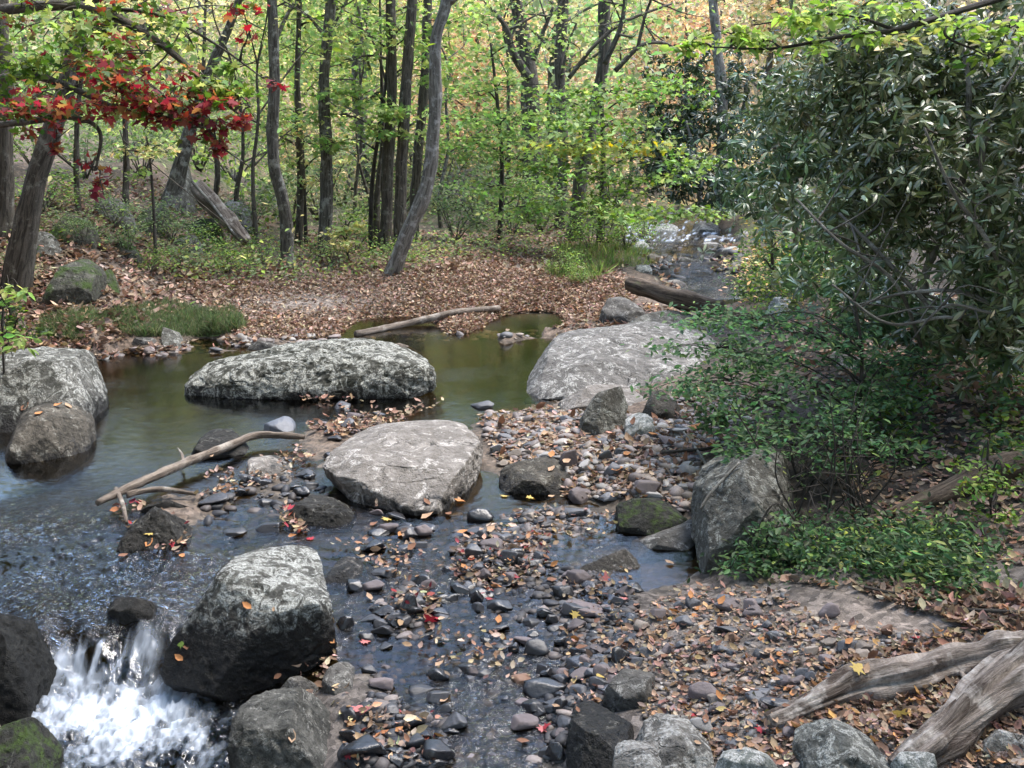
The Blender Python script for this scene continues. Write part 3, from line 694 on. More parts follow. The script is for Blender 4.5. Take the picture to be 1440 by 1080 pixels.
rock('rock', 'shadowed grey rock under the rhododendron behind the shrub',
     [(1225,530,0.),(1235,505,.5),(1262,498,.6),(1290,515,.4),(1290,535,0.)], thick=.7, Y0=7.9, mat=R_shade, seed=119, k=5, cat='rock')
for j, (u, v, w, h) in enumerate([(902,345,26,12),(935,338,34,12),(960,330,30,10),(1000,345,40,10),(1028,352,30,12),(920,362,30,12),(1040,372,28,12),(968,366,44,9),(905,378,26,12),(1000,402,40,10),(950,398,36,10),(1046,330,24,12)]):
    h0 = hit1(u, v + h / 2)
    rock('rock', unique(f'{["pale","wet grey","pale flat","grey"][j % 4]} rock in the far rapids', u, v, ''), [(u - w/2, v + h*.4, .0), (u - w*.3, v - h*.4, .5), (u + w*.2, v - h*.5, .6), (u + w/2, v + h*.3, .1), (u, v + h*.5, 0.)], thick=.5, Y0=h0[1], mat=[R_pale, R_brown, R_table, R_light][j % 4], seed=150 + j, k=4, cat='rock', sink=.1)
for u, v, w, h, lab, sd in [(1030,395,40,13,'dark wet rock at the right side of the rapids below the far bank',121),(950,352,34,11,'dark rock in mid stream in the upper rapids',122),(1000,372,40,10,'low dark ledge across the middle of the rapids',123),(930,385,36,12,'dark rock at the left edge of the rapids above the log',124),(1062,408,34,14,'grey rock in the rapids near the white rock',125),(985,392,46,9,'low wet ledge in the rapids just behind the log',126),(1018,358,36,9,'wet ledge of rock by the right bank of the upper rapids',127)]:
    h0 = hit1(u, v + h / 2)
    rock('rock', lab, [(u - w/2, v + h*.4, .0), (u - w*.3, v - h*.4, .5), (u + w*.2, v - h*.5, .6), (u + w/2, v + h*.3, .1), (u, v + h*.5, 0.)], thick=.5, Y0=h0[1], mat=R_dark, seed=sd, k=4, cat='rock', sink=.1)

for (u, v, w, h, mt_, lab, sd) in [(150,395,34,20,R_moss,'small mossy rock right of the mossy bank boulder',131),(105,325,60,30,R_moss,'dark rock in leaves above the mossy bank boulder',132),(160,300,46,26,R_shade,'grey rock on the left slope above the mossy boulder',133),(290,325,40,22,R_moss,'dark rock at the lower end of the rotten trunk',134),(265,345,34,18,R_shade,'low rock in plants under the rotten trunk',135),(60,345,44,24,R_shade,'grey rock beside the mossy leaning trunk',136),(325,300,44,26,R_light,'pale rock between the rotten trunk and the thin trunks',137),(175,350,36,16,R_moss,'low mossy rock in the middle of the left slope',138),(310,480,36,14,R_shade,'flat shore stone at the tip of the grass',139),(205,480,28,10,R_grey,'small shore stone at the pool below the grass',140),(372,486,40,12,R_grey,'flat wet stone at the pool edge behind the long boulder',141),(285,478,26,12,R_dark,'dark shore stone under the grassy edge',142)]:
    w *= 1.45; h *= 1.5 if v < 440 else 1.1
    h0 = hit1(u, v + h / 2)
    rock('rock', lab, [(u - w/2, v + h*.35, .0), (u - w*.33, v - h*.4, .5), (u + w*.1, v - h*.55, .7), (u + w*.4, v - h*.2, .5), (u + w/2, v + h*.4, .1), (u, v + h*.55, 0.)], thick=w * h0[1] / FPX * .8, Y0=h0[1], mat=mt_, seed=sd, k=5, cat='rock')

# ---------------------------------------------------------------- stones
S_MATS = {'black': mat_stone('wet_black_stone', (.016,.016,.018), (.030,.029,.032), .26, .6), 'slate grey': mat_stone('slate_grey_stone', (.065,.065,.072), (.11,.11,.12), .6),
          'purplish brown': mat_stone('purplish_stone', (.10,.078,.078), (.16,.128,.125), .7), 'tan': mat_stone('tan_stone', (.19,.155,.125), (.26,.215,.18), .8),
          'light grey': mat_stone('light_grey_stone', (.23,.22,.21), (.33,.315,.30), .8), 'rusty': mat_stone('rusty_stone', (.17,.085,.05), (.22,.13,.085), .7), 'dark grey': mat_stone('dark_grey_stone', (.035,.034,.037), (.062,.060,.064), .38, .5)}
def stone_shape(seed, flat, ang, k=3):
    r = np.random.default_rng(seed); nP = 9 if ang else 16
    d = r.normal(size=(nP, 3)); d /= np.linalg.norm(d, axis=1)[:, None]
    pts = d * r.uniform(.8, 1.1, (nP, 1)) * np.array([1, .75, flat])
    V, F, c = polytope(pts, k, 7 if not ang else 18, .06, seed, 0., 14 if ang else 7)
    V = V - (V.max(0) + V.min(0)) / 2; V = V / (V.max(0) - V.min(0)) * 2 * np.array([1, .75, flat])
    return V, F
SHAPES = []
for i in range(14):
    ang = i % 3 > 0; flat = [.3, .45, .6, .38][i % 4]
    V, F = stone_shape(500 + i, flat, ang, 4)
    me = make_mesh('stone', V, [F], S_MATS['black'], smooth=True)
    SHAPES.append((me, ('angular' if ang else 'rounded') if flat > .4 else ('flat angular' if ang else 'flat'), flat))
N_ST = [0]
STONE_G = 'stones lying in the riffle and on the gravel'
def stone(u, v, w, h, colour, shp=None, wet=True):
    """u, v centre in the photo, w, h size in the photo"""
    g = hit1(u, v + h * .25); d = project(g)[2]
    a = w * .5 * float(d) / FPX
    i = shp if shp is not None else int(RNG.integers(len(SHAPES)))
    me, word, flat = SHAPES[i]
    o = bpy.data.objects.new('stone', me); COL.objects.link(o)
    o.material_slots[0].link = 'OBJECT'; o.material_slots[0].material = S_MATS[colour]
    zsc = a * math.sqrt(max((h / w) ** 2 - .09, .05)) / .9 / flat
    wz_ = float(water(g[0], g[1]))
    zc = max(g[2], wz_ - .01 if wz_ - g[2] < .2 else g[2]) + zsc * flat * .45
    o.scale = (a, a * RNG.uniform(.8, 1.15), zsc)
    o.location = (g[0], g[1], zc); o.rotation_euler = (RNG.uniform(-.18, .18), RNG.uniform(-.2, .2), RNG.choice([0, math.pi]) + RNG.uniform(-.45, .45))
    sz = 'large' if w > 42 else 'medium' if w > 26 else 'small' if w > 17 else 'tiny'
    tag(o, unique(f'{sz} {colour} {word} stone', u, v, STONE_G), 'stone', STONE_G); N_ST[0] += 1
    return o
RIF = [(536,756,38,17),(526,773,35,20),(591,772,22,13),(541,809,35,18),(630,801,20,12),(590,817,37,18),(656,805,18,20),(640,754,27,9),(672,846,22,22),(672,863,22,20),(704,853,38,22),(620,847,33,18),(573,853,27,36),(590,875,27,17),(657,827,27,17),(713,822,27,12),(761,782,25,13),(731,790,15,17),(748,802,17,8),(869,847,25,18),(885,869,33,18),(892,826,37,18),(827,836,22,12),(776,872,18,18),(747,877,27,17),(748,896,20,12),(788,902,23,17),(837,890,25,13),(867,898,27,17),(755,918,37,27),(722,925,17,17),(712,917,25,13),(767,950,20,17),(817,933,47,20),(842,926,30,15),(812,946,35,18),(873,924,30,28),(766,972,62,30),(788,977,18,10),(842,963,30,23),(768,995,17,17),(756,1006,22,18),(789,993,25,27),(619,962,32,20),(547,996,33,18),(511,1050,62,33),(560,1067,53,25),(594,1034,35,18),(615,1057,50,33),(566,1012,22,20),(627,906,33,10),(695,885,43,17),(782,1058,30,30),(540,860,40,22),(498,835,30,20),(486,885,26,24),(515,905,26,16),(330,760,40,16),(378,752,36,18),(300,700,44,18),(430,665,34,16),(560,735,30,12),(470,640,30,12)]
for s in RIF: stone(*s, 'black' if RNG.random() < .62 else 'dark grey')
for s in [(680,808,27,21),(693,766,33,12),(692,765,35,15),(823,853,60,23),(732,957,30,17),(927,862,33,17)]: stone(*s, 'purplish brown' if s[0] != 732 else 'rusty')
for s, c_ in [((678,576,35,15),'slate grey'),((696,584,32,12),'slate grey'),((797,589,32,15),'slate grey'),((711,614,24,12),'slate grey'),((763,609,14,11),'light grey'),((849,619,27,11),'slate grey'),((799,649,27,32),'purplish brown'),((822,657,20,20),'light grey'),((851,642,22,22),'dark grey'),((864,662,32,25),'slate grey'),((818,696,41,22),'purplish brown'),((806,718,47,18),'slate grey'),((856,699,32,16),'slate grey'),((909,684,45,24),'purplish brown'),((919,697,27,16),'light grey'),((967,660,35,20),'light grey'),((964,685,27,14),'light grey'),((954,606,37,16),'light grey'),((941,620,37,18),'purplish brown'),((832,727,25,15),'slate grey'),((884,728,52,16),'dark grey'),((745,727,19,14),'tan'),((721,747,22,15),'slate grey'),((759,781,21,12),'slate grey'),((667,775,29,20),'dark grey'),
    ((1025,850,43,20),'purplish brown'),((1067,849,20,18),'slate grey'),((974,847,22,15),'slate grey'),((1165,858,30,22),'purplish brown'),((1027,884,42,15),'slate grey'),((1079,879,18,15),'slate grey'),((1086,897,22,17),'dark grey'),((1032,897,17,17),'rusty'),((1193,907,40,20),'slate grey'),((1246,886,18,18),'rusty'),((1140,914,27,15),'tan'),((1067,921,20,15),'slate grey'),((1012,913,23,13),'slate grey'),((1162,928,22,17),'purplish brown'),((1127,948,20,17),'slate grey'),((1139,952,18,18),'slate grey'),((1170,953,40,13),'slate grey'),((1106,958,25,20),'purplish brown'),((1067,976,40,18),'slate grey'),((1094,989,52,25),'dark grey'),((988,972,45,30),'purplish brown'),((1042,931,23,12),'tan'),((1233,921,20,15),'purplish brown'),((985,1020,40,24),'light grey'),((1110,1030,24,18),'purplish brown')]: stone(*s, c_)
def inpoly(u, v, poly):
    poly = np.asarray(poly, float); c = np.zeros(len(u), bool); j = len(poly) - 1
    for i in range(len(poly)):
        yi, yj = poly[i, 1], poly[j, 1]
        cr = ((yi > v) != (yj > v)) & (u < (poly[j, 0] - poly[i, 0]) * (v - yi) / (yj - yi + 1e-9) + poly[i, 0])
        c ^= cr; j = i
    return c
def sample(poly, n):
    poly = np.asarray(poly, float); lo, hi = poly.min(0), poly.max(0); out = np.empty((0, 2))
    while len(out) < n:
        p = RNG.uniform(lo, hi, (n * 2, 2)); out = np.concatenate([out, p[inpoly(p[:, 0], p[:, 1], poly)]])
    return out[:n]
Z_BAR = [(670,585),(760,572),(930,590),(1000,610),(985,660),(970,720),(880,700),(810,705),(700,650)]
Z_RIF = [(470,780),(560,700),(700,730),(800,790),(900,820),(880,900),(850,980),(790,1078),(480,1078),(520,960),(490,860)]
Z_SHO = [(830,900),(960,830),(1090,835),(1180,890),(1260,930),(1120,980),(1080,1060),(1000,1040),(900,940)]
Z_ISL = [(640,770),(700,735),(770,760),(770,800),(700,830),(645,815)]
for z, n_, cs, lo, hi in [(Z_BAR, 40, ['slate grey','purplish brown','light grey','tan','dark grey'], 12, 26), (Z_RIF, 84, ['black','dark grey','black','dark grey','purplish brown'], 15, 40), (Z_SHO, 32, ['slate grey','purplish brown','tan','slate grey','purplish brown'], 13, 30), ([(420,600),(470,575),(530,580),(560,600),(470,620)], 14, ['slate grey','dark grey','purplish brown'], 12, 26), ([(270,700),(340,655),(430,650),(460,700),(380,720)], 14, ['black','dark grey'], 14, 30), ([(790,830),(880,815),(900,960),(800,990)], 34, ['black','dark grey','slate grey','purplish brown'], 16, 36), ([(480,1000),(640,1000),(640,1078),(480,1078)], 14, ['black','dark grey'], 18, 40), ([(500,830),(640,830),(660,880),(520,890)], 14, ['black','dark grey'], 16, 34), (Z_ISL, 16, ['slate grey','purplish brown','dark grey'], 13, 25)]:
    for u, v in sample(z, n_):
        w = RNG.uniform(lo, hi); stone(u, v, w, w * RNG.uniform(.4, .75), cs[int(RNG.integers(len(cs)))])

# pebbles nobody could count: one mesh
V3, F3 = zip(*[stone_shape(700 + i, [.3,.4,.55,.35][i % 4], i % 3 > 0, 2) for i in range(8)])
def pebbles(name, label, specs):
    Vs, Fs, Cs, off = [], [], [], 0
    for poly, n_, lo, hi, pal in specs:
        uv = sample(poly, n_); g = hit(uv[:, 0], uv[:, 1])
        for p_ in g:
            i = int(RNG.integers(8)); s = lo * (hi / lo) ** (RNG.random() ** 1.6); a = RNG.uniform(0, 6.28)
            B = V3[i] * s * np.array([1, 1, RNG.uniform(.7, 1.3)])
            R = np.array([[math.cos(a), -math.sin(a), 0], [math.sin(a), math.cos(a), 0], [0, 0, 1]])
            Vs.append(B @ R.T + p_ + np.array([0, 0, s * .15])); Fs.append(F3[i] + off); off += len(B)
            c = np.array(pal[int(RNG.integers(len(pal)))]) * RNG.uniform(.6, 1.35); Cs.append(np.tile(c, (len(B), 1)))
    me = make_mesh(name, np.concatenate(Vs), [np.concatenate(Fs)], mat_attr('pebble', .6, 0, .4, .3, 90), col=np.concatenate(Cs), smooth=False)
    tag(link(name, me), label, None, kind='stuff')
DRYP = [(.13,.11,.105),(.18,.15,.135),(.09,.088,.09),(.23,.21,.19),(.15,.12,.11),(.20,.16,.13)]
WETP = [(.022,.022,.024),(.04,.036,.036),(.03,.03,.035),(.055,.045,.042)]
Z_SHOB = [(860,880),(960,825),(1100,830),(1150,870),(1350,900),(1440,930),(1440,1080),(960,1080),(900,1000)]
Z_FAR = [(140,500),(350,470),(760,465),(760,476),(350,488),(150,512)]
Z_CRK = [(900,330),(1010,325),(1045,350),(1040,400),(930,400),(905,360)]
pebbles('pebbles', 'loose pebbles and gravel along the stream', [(Z_BAR, 1500, .012, .07, DRYP), (Z_RIF, 2600, .010, .05, WETP + WETP + DRYP[:2]), ([(700,725),(780,715),(890,730),(880,765),(790,775),(720,760)], 420, .014, .06, WETP + DRYP[:3]), ([(790,800),(890,815),(900,960),(800,1000)], 600, .012, .045, WETP + DRYP[:3]), (Z_SHOB, 2300, .005, .028, DRYP), (Z_ISL, 260, .012, .04, DRYP + WETP), ([(930,560),(1060,560),(1060,640),(960,640)], 260, .015, .07, DRYP), (Z_FAR, 260, .02, .09, DRYP), (Z_CRK, 150, .04, .17, WETP), ([(280,690),(420,650),(470,700),(400,780),(300,770)], 160, .015, .06, WETP)])
# ---------------------------------------------------------------- limbs
def spline(pts, n):
    p = np.asarray(pts, float)
    if len(p) < 3:
        t = np.linspace(0, 1, n)[:, None]; return p[0] * (1 - t) + p[-1] * t
    q = np.vstack([2 * p[0] - p[1], p, 2 * p[-1] - p[-2]]); out = []
    s = np.linspace(0, len(p) - 1 - 1e-6, n)
    for x in s:
        i = int(x); t = x - i; a, b, c, d = q[i:i + 4]
        out.append(.5 * ((2 * b) + (-a + c) * t + (2 * a - 5 * b + 4 * c - d) * t * t + (-a + 3 * b - 3 * c + d) * t ** 3))
    return np.array(out)

def tube(pts, rad, seg=9, n=24, seed=0, lump=.08, flare=0., groove=0.):
    """returns V, F (quads), lc; pts world polyline, rad list of radii along it"""
    C = spline(pts, n); s = np.linspace(0, 1, n)
    R = np.interp(s, np.linspace(0, 1, len(rad)), rad)
    T = np.gradient(C, axis=0); T /= np.linalg.norm(T, axis=1)[:, None] + 1e-9
    up = np.array([0, 0, 1.]) if abs(T[0, 2]) < .9 else np.array([1., 0, 0])
    V, lc = [], []; L = np.r_[0, np.cumsum(np.linalg.norm(np.diff(C, axis=0), axis=1))]
    x = np.cross(up, T[0]); x /= np.linalg.norm(x)
    th = np.linspace(0, 2 * math.pi, seg, endpoint=False)
    for k in range(n):
        x = x - T[k] * (x @ T[k]); x /= np.linalg.norm(x); y = np.cross(T[k], x)
        ring = np.cos(th)[:, None] * x + np.sin(th)[:, None] * y
        lcv = np.c_[np.cos(th) * R[k], np.sin(th) * R[k], np.full(seg, L[k])] + seed * 3.1
        r = R[k] * (1 + lump * vnoise(np.c_[np.cos(th) * 1.3, np.sin(th) * 1.3, np.full(seg, L[k] / max(rad[0], .01) * .35)] + seed * 5.3, seed))
        if groove: r = r * (1 + groove * fbm(np.c_[np.cos(th) * 3.5, np.sin(th) * 3.5, np.full(seg, L[k] * 1.6)] + seed, 3, seed + 3))
        if flare: r = r * (1 + flare * np.exp(-L[k] / (rad[0] * 2.2)) * (1 + .5 * np.sin(th * 4 + seed)))
        V.append(C[k] + ring * r[:, None]); lc.append(lcv)
    V = np.concatenate(V); lc = np.concatenate(lc); F = []
    i = np.arange(seg); j = (i + 1) % seg
    for k in range(n - 1): F.append(np.stack([k * seg + i, k * seg + j, (k + 1) * seg + j, (k + 1) * seg + i], -1))
    nv = len(V); V = np.vstack([V, C[:1], C[-1:]]); lc = np.vstack([lc, lc[:seg].mean(0), lc[-seg:].mean(0)])
    tri = np.concatenate([np.stack([np.full(seg, nv), j, i], -1), np.stack([np.full(seg, nv + 1), (n - 1) * seg + i, (n - 1) * seg + j], -1)])
    return V, np.concatenate(F), tri, lc

class Limbs:
    def __init__(s): s.V, s.Q, s.T, s.L, s.n = [], [], [], [], 0
    def add(s, *a, **k):
        V, Q, T, L = tube(*a, **k); s.V.append(V); s.Q.append(Q + s.n); s.T.append(T + s.n); s.L.append(L); s.n += len(V)
    def mesh(s, name, mat): return make_mesh(name, np.concatenate(s.V), [np.concatenate(s.Q), np.concatenate(s.T)], mat, lc=np.concatenate(s.L), smooth=True)

# ---------------------------------------------------------------- leaves
def _maple():
    pts = [(0,0),(.10,.16),(-.02,.40),(.27,.24),(.36,.60),(.52,.22),(.74,.20),(1.,0)]
    o = [(x, y) for x, y in pts] + [(x, -y) for x, y in pts[-2:0:-1]]
    T = [(x, y, -.22 * x * x + .10 * abs(y)) for x, y in o]
    return np.array(T), [np.array([list(range(len(T)))])]
L_MAPLE = _maple()
L_OVAL = (np.array([(0,0,0),(.35,.24,.05),(1,0,-.12),(.35,-.24,.05),(.7,.17,.0),(.7,-.17,.0)]), [np.array([[0,1,4,2],[0,2,5,3]])])
L_DIA = (np.array([(0,0,0),(.45,.30,.08),(1,0,-.08),(.45,-.30,.08)]), [np.array([[0,1,2],[0,2,3]])])
L_LONG = (np.array([(0,0,0),(.3,.11,.03),(.7,.12,-.05),(1,0,-.2),(.7,-.12,-.05),(.3,-.11,.03),(.3,0,0),(.7,0,-.08)]), [np.array([[0,1,6,5][:3] + [5], [1,2,7,6],[6,7,4,5],[7,2,3,4]])])
L_LONG = (L_LONG[0], [np.array([[1,2,7,6],[6,7,4,5]]), np.array([[0,1,6],[0,6,5],[2,3,7],[7,3,4]])])
L_CURL = (np.array([(0,0,0),(.25,.26,.16),(.65,.24,.10),(1,0,.22),(.65,-.24,.16),(.25,-.26,.05),(.5,0,-.03)]), [np.array([[0,1,6],[1,2,6],[2,3,6],[3,4,6],[4,5,6],[5,0,6]])])
L_BLADE = (np.array([(0,.03,0),(0,-.03,0),(.5,.028,.0),(.5,-.028,.0),(1,0,-.25)]), [np.array([[0,1,3,2]]), ])
L_BLADE = (np.array([(0,.035,0),(0,-.035,0),(.55,.03,-.03),(.55,-.03,-.03),(1.,.004,-.3),(1.,-.004,-.3)]), [np.array([[0,1,3,2],[2,3,5,4]])])

def leaf_mesh(name, pos, nrm, dirv, size, cols, tmpl, mat):
    T, faces = tmpl; n = len(pos); k = len(T)
    nrm = nrm / (np.linalg.norm(nrm, axis=1)[:, None] + 1e-9)
    x = dirv - nrm * (dirv * nrm).sum(1)[:, None]; x /= np.linalg.norm(x, axis=1)[:, None] + 1e-9
    y = np.cross(nrm, x)
    S = np.asarray(size)[:, None, None]
    V = pos[:, None] + S * (T[None, :, 0:1] * x[:, None] + T[None, :, 1:2] * y[:, None] + T[None, :, 2:3] * nrm[:, None])
    F = [(f[None] + (np.arange(n) * k)[:, None, None]).reshape(-1, f.shape[1]) for f in faces]
    return make_mesh(name, V.reshape(-1, 3), F, mat, col=np.repeat(cols, k, 0))

def pick(pal, n, w=None, jit=.25):
    pal = np.array(pal, float); i = RNG.choice(len(pal), n, p=None if w is None else np.array(w) / sum(w))
    c = pal[i] * np.exp(RNG.normal(0, jit, (n, 1))) * np.exp(RNG.normal(0, .08, (n, 3)))
    return np.clip(c, .002, .85)

M_LEAF = mat_attr('soft_leaf', .55, .5, .3, .12, 25)
M_GLOSS = mat_attr('glossy_leaf', .34, .2, .55, .15, 20)
M_DRY = mat_attr('dry_leaf', .75, .12, .25, .25, 90)
GREEN = [(.075,.13,.022),(.11,.17,.03),(.055,.105,.022),(.15,.20,.035)]
PALEG = [(.20,.31,.09),(.26,.36,.11),(.16,.26,.075),(.30,.39,.12)]
YELG = [(.27,.34,.10),(.34,.38,.12),(.20,.29,.085)]
YEL = [(.58,.49,.21),(.50,.45,.19),(.62,.54,.29),(.42,.42,.19)]
ORA = [(.54,.36,.19),(.58,.43,.26),(.47,.29,.17),(.56,.46,.28)]
RED = [(.23,.03,.035),(.17,.022,.03),(.29,.075,.045),(.22,.045,.05),(.30,.14,.06)]
DKG = [(.035,.065,.022),(.05,.085,.03),(.028,.05,.02),(.065,.10,.04)]
SHRUB = [(.085,.16,.07),(.12,.21,.095),(.055,.11,.05),(.15,.23,.09)]
BROWNL = [(.235,.155,.105),(.31,.215,.15),(.17,.105,.075),(.38,.28,.205),(.25,.15,.09),(.22,.16,.125),(.13,.085,.06)]

def cloud(centers, spread, per, tilt=.5, droop=.25):
    """leaves scattered about the given centres; spread (n,3) or (3,)"""
    c = np.repeat(np.asarray(centers), per, 0); n = len(c)
    sp = np.asarray(spread); sp = np.repeat(sp, per, 0) if sp.ndim == 2 else sp
    pos = c + RNG.normal(0, 1, (n, 3)) * sp
    nrm = np.array([0, 0, 1.]) + RNG.normal(0, tilt, (n, 3))
    d = RNG.normal(0, 1, (n, 3)); d[:, 2] = d[:, 2] * .3 - droop
    return pos, nrm, d

B_DARK = mat_bark('dark_bark', (.035,.029,.022), (.135,.115,.09), (.23,.215,.175), cut=.56)
B_GREY = mat_bark('grey_bark', (.04,.034,.027), (.16,.142,.112), (.29,.275,.23), cut=.52)
B_PALE = mat_bark('pale_bark', (.08,.07,.058), (.24,.22,.185), (.36,.345,.31), cut=.52)
B_TWIG = mat_bark('twig_bark', (.03,.025,.02), (.08,.07,.06))
B_DRIFT = mat_bark('bleached_wood', (.05,.036,.028), (.28,.235,.20), (.42,.38,.34), grain=.6, cut=.54, bs=1.6)
B_ROT = mat_bark('rotten_wood', (.035,.025,.018), (.15,.115,.085), (.08,.09,.04), cut=.6, grain=.7)
B_OLD = mat_bark('weathered_log', (.06,.045,.035), (.22,.18,.145), (.30,.265,.225), grain=.6)

TREEMARK = []
def px_path(pts): return np.array([P(*p) for p in pts])
def tree(name, label, path, wid, mat=B_GREY, top=None, limbs=(), seed=1, crown=None, autol=0, group=None, leafpal=GREEN, lw=None, leaf=.09, nleaf=1500, extra=(), tmpl=L_OVAL, cat='tree', mark=None, h0=None, spread=(.55,.55,.28), forks=()):
    """path: (u, v, Y) up the trunk in the photo; wid: trunk width in photo pixels at each end; forks: further trunks of the same tree"""
    r = np.random.default_rng(seed)
    pts = px_path(path); base = pts[0].copy()
    g = float(ground(base[0], base[1])); base[2] = g
    pts[0, 2] = g - .12
    rad = [w * .5 * path[min(i, len(path) - 1)][2] / FPX for i, w in enumerate(wid)]
    root = thing(name, tuple(base), label, cat, group)
    topz = pts[-1, 2]
    full = list(pts)
    if top and top > topz + .5:
        d = pts[-1] - pts[-2]; d /= np.linalg.norm(d); d = d * .6 + np.array([0, 0, .4])
        for k in (1, 2, 3):
            full.append(pts[-1] + d / d[2] * (top - topz) * k / 3 + r.normal(0, .12, 3) * np.array([1, 1, 0]))
        rr = rad + [rad[-1] * .75, rad[-1] * .45, rad[-1] * .12]
    else: rr = rad
    full = np.array(full); full[1:-1, :2] += r.normal(0, .022, (len(full) - 2, 2)) * (full[0, 1] / 15)
    def local(V): return V - base
    def put(nm, L, m=mat):
        me = L.mesh(nm, m); co = np.empty(len(me.vertices) * 3, np.float32); me.vertices.foreach_get('co', co)
        co = (co.reshape(-1, 3) - base).astype(np.float32); me.vertices.foreach_set('co', co.ravel()); me.update()
        return link(nm, me, root)
    L = Limbs(); L.add(full, rr, seg=16, n=max(40, len(full) * 12), seed=seed, lump=.16, flare=.28, groove=.14)
    trunk = put('trunk', L)
    for f in forks:
        fp = px_path(f[0]); fr_ = [w * .5 * f[0][min(i, len(f[0]) - 1)][2] / FPX for i, w in enumerate(f[1])]
        if f[2]:
            d = fp[-1] - fp[-2]; d /= np.linalg.norm(d)
            fp = np.vstack([fp, fp[-1] + d * f[2] * .5 + [0, 0, .3], fp[-1] + d * f[2] + [0, 0, 1.]]); fr_ = fr_ + [fr_[-1] * .6, fr_[-1] * .15]
        L = Limbs(); L.add(fp, fr_, seg=11, n=len(fp) * 8, seed=seed + 31, lump=.14); put('fork', L)
        tips_f = fp[-1]
    cen = []
    for lp, w0, w1 in limbs:
        q = px_path(lp); L = Limbs(); L.add(q, [w0 * .5 * lp[0][2] / FPX, w1 * .5 * lp[-1][2] / FPX], seg=7, n=len(q) * 7, seed=seed + 5, lump=.1)
        for k in range(3):
            t = spline(q, 20)[int(r.integers(8, 20))]; e = t + r.normal(0, .5, 3) + [0, 0, .35]
            L.add([t, (t + e) / 2 + r.normal(0, .06, 3), e], [w1 * .35 * lp[-1][2] / FPX + .004, .003], seg=5, n=8, seed=seed)
            cen.append(e)
        put('branch', L)
    # limbs grown above
    z0 = h0 if h0 is not None else topz - .3
    axis = spline(full, 60); ok_ = axis[axis[:, 2] > z0]
    for k in range(autol):
        s = ok_[int(len(ok_) * (k + .3) / autol * .95)]; az = r.uniform(0, 6.28); ln = r.uniform(1.0, 2.4) * (1.1 - .5 * k / autol)
        d = np.array([math.cos(az), math.sin(az), r.uniform(.25, .8)]); e = s + d * ln; mid = (s + e) / 2 + r.normal(0, .12, 3)
        L = Limbs(); L.add([s, mid, e], [rad[-1] * .38 + .006, rad[-1] * .2 + .004, .005], seg=6, n=10, seed=seed + k)
        for j in range(2):
            t = mid * (1 - j * .5) + e * j * .5; f = t + r.normal(0, .45, 3); L.add([t, f], [.010, .003], seg=4, n=4); cen.append(f)
        put('branch', L); cen += [e, mid * .4 + e * .6]
    for c_ in extra: cen.append(P(*c_))
    if len(cen) and nleaf:
        cen = np.array(cen); per = max(4, nleaf // len(cen))
        pos, nr, d = cloud(cen, np.array(spread), per, .6)
        me = leaf_mesh('crown', pos - base, nr, d, RNG.uniform(.7, 1.25, len(pos)) * leaf, pick(leafpal, len(pos), lw), tmpl, M_LEAF)
        link('crown', me, root)
    if mark: TREEMARK.append((mark, path[0][0], path[0][1]))
    return root

def on(u, v):
    return float(hit1(u, v)[1])
def gp(u, v, *rest):
    """trunk path helper: foot on the ground, the rest at about the same distance; rest: (u, v[, dY])"""
    Y = on(u, v); out = [(u, v, Y)]
    for t in rest: out.append((t[0], t[1], Y + (t[2] if len(t) > 2 else 0)))
    return out

tree('birch_tree', 'slender grey trunk gently curving up from the left edge of the clearing', gp(402,376,(396,310),(385,220),(388,110),(384,-10)), [20,17,16,15,13], B_GREY, top=7.5, seed=3, autol=7, leafpal=GREEN + YELG, nleaf=1600, extra=[(370,-20,16)], mark='the slender trunk', limbs=[([(386,60,16.5),(410,10,16.8),(440,-25,17)],6,3)])
tree('tree', 'straight grey tree with a twig fork near the top left of the trunk cluster', gp(454,362,(456,240),(458,120),(461,-10)), [19,17,15,14], B_GREY, top=8.0, seed=5, autol=8, leafpal=GREEN + YELG, nleaf=1800, mark='the straight tree', limbs=[([(459,55,17),(430,20,17.2),(395,5,17.4)],5,2),([(459,60,17),(478,20,17),(500,-20,17)],5,2)])
tree('tree', 'dark double trunked tree rising beside the clearing', gp(541,356,(546,250),(550,130),(551,-10)), [19,15,14,13], B_DARK, top=8.0, seed=7, autol=8, leafpal=GREEN + YELG, nleaf=2000, mark='the double trunk', forks=[(gp(562,358,(564,250),(571,120),(580,-10)), [19,16,15,13], 4), (gp(531,350,(530,280),(538,200),(536,90)), [11,9,7,4], 2)], limbs=[([(553,85,17),(520,78,17),(480,85,17.3)],4,2),([(552,150,17),(525,60,17),(492,30,17)],4,2)])
tree('tree', 'pale grey trunk leaning and curving in front of the double trunk', gp(547,386,(572,335),(597,260),(606,160),(612,60),(626,-10)), [20,20,19,18,16,16], B_PALE, top=8.0, seed=9, autol=7, leafpal=PALEG + YELG, nleaf=1500, mark='the pale trunk')
tree('tree', 'dark slim trunk half hidden behind the curving pale trunk', gp(580,340,(590,230),(598,110),(602,-10)), [15,13,13,12], B_DARK, top=8.0, seed=11, autol=6, leafpal=GREEN, nleaf=1000)
tree('tree', 'dark forked tree above the green understory with a crooked side limb', gp(748,312,(746,200),(744,110),(732,40),(726,-10)), [27,25,23,18,16], B_DARK, top=8.0, seed=13, autol=8, leafpal=YELG + YEL, nleaf=1800, mark='the forked tree', limbs=[([(745,112,20),(722,75,20),(712,40,20),(690,10,20)],13,5),([(750,85,20),(762,50,20),(778,10,20)],8,4)])
tree('tree', 'slim dark tree between the forked tree and the leaning dark tree', gp(788,322,(787,200),(788,110),(792,-10)), [15,14,14,15], B_DARK, top=8.0, seed=15, autol=7, leafpal=YELG + YEL, nleaf=1300, limbs=[([(789,110,19),(800,60,19),(812,30,19)],4,2)], mark='the slim tree')
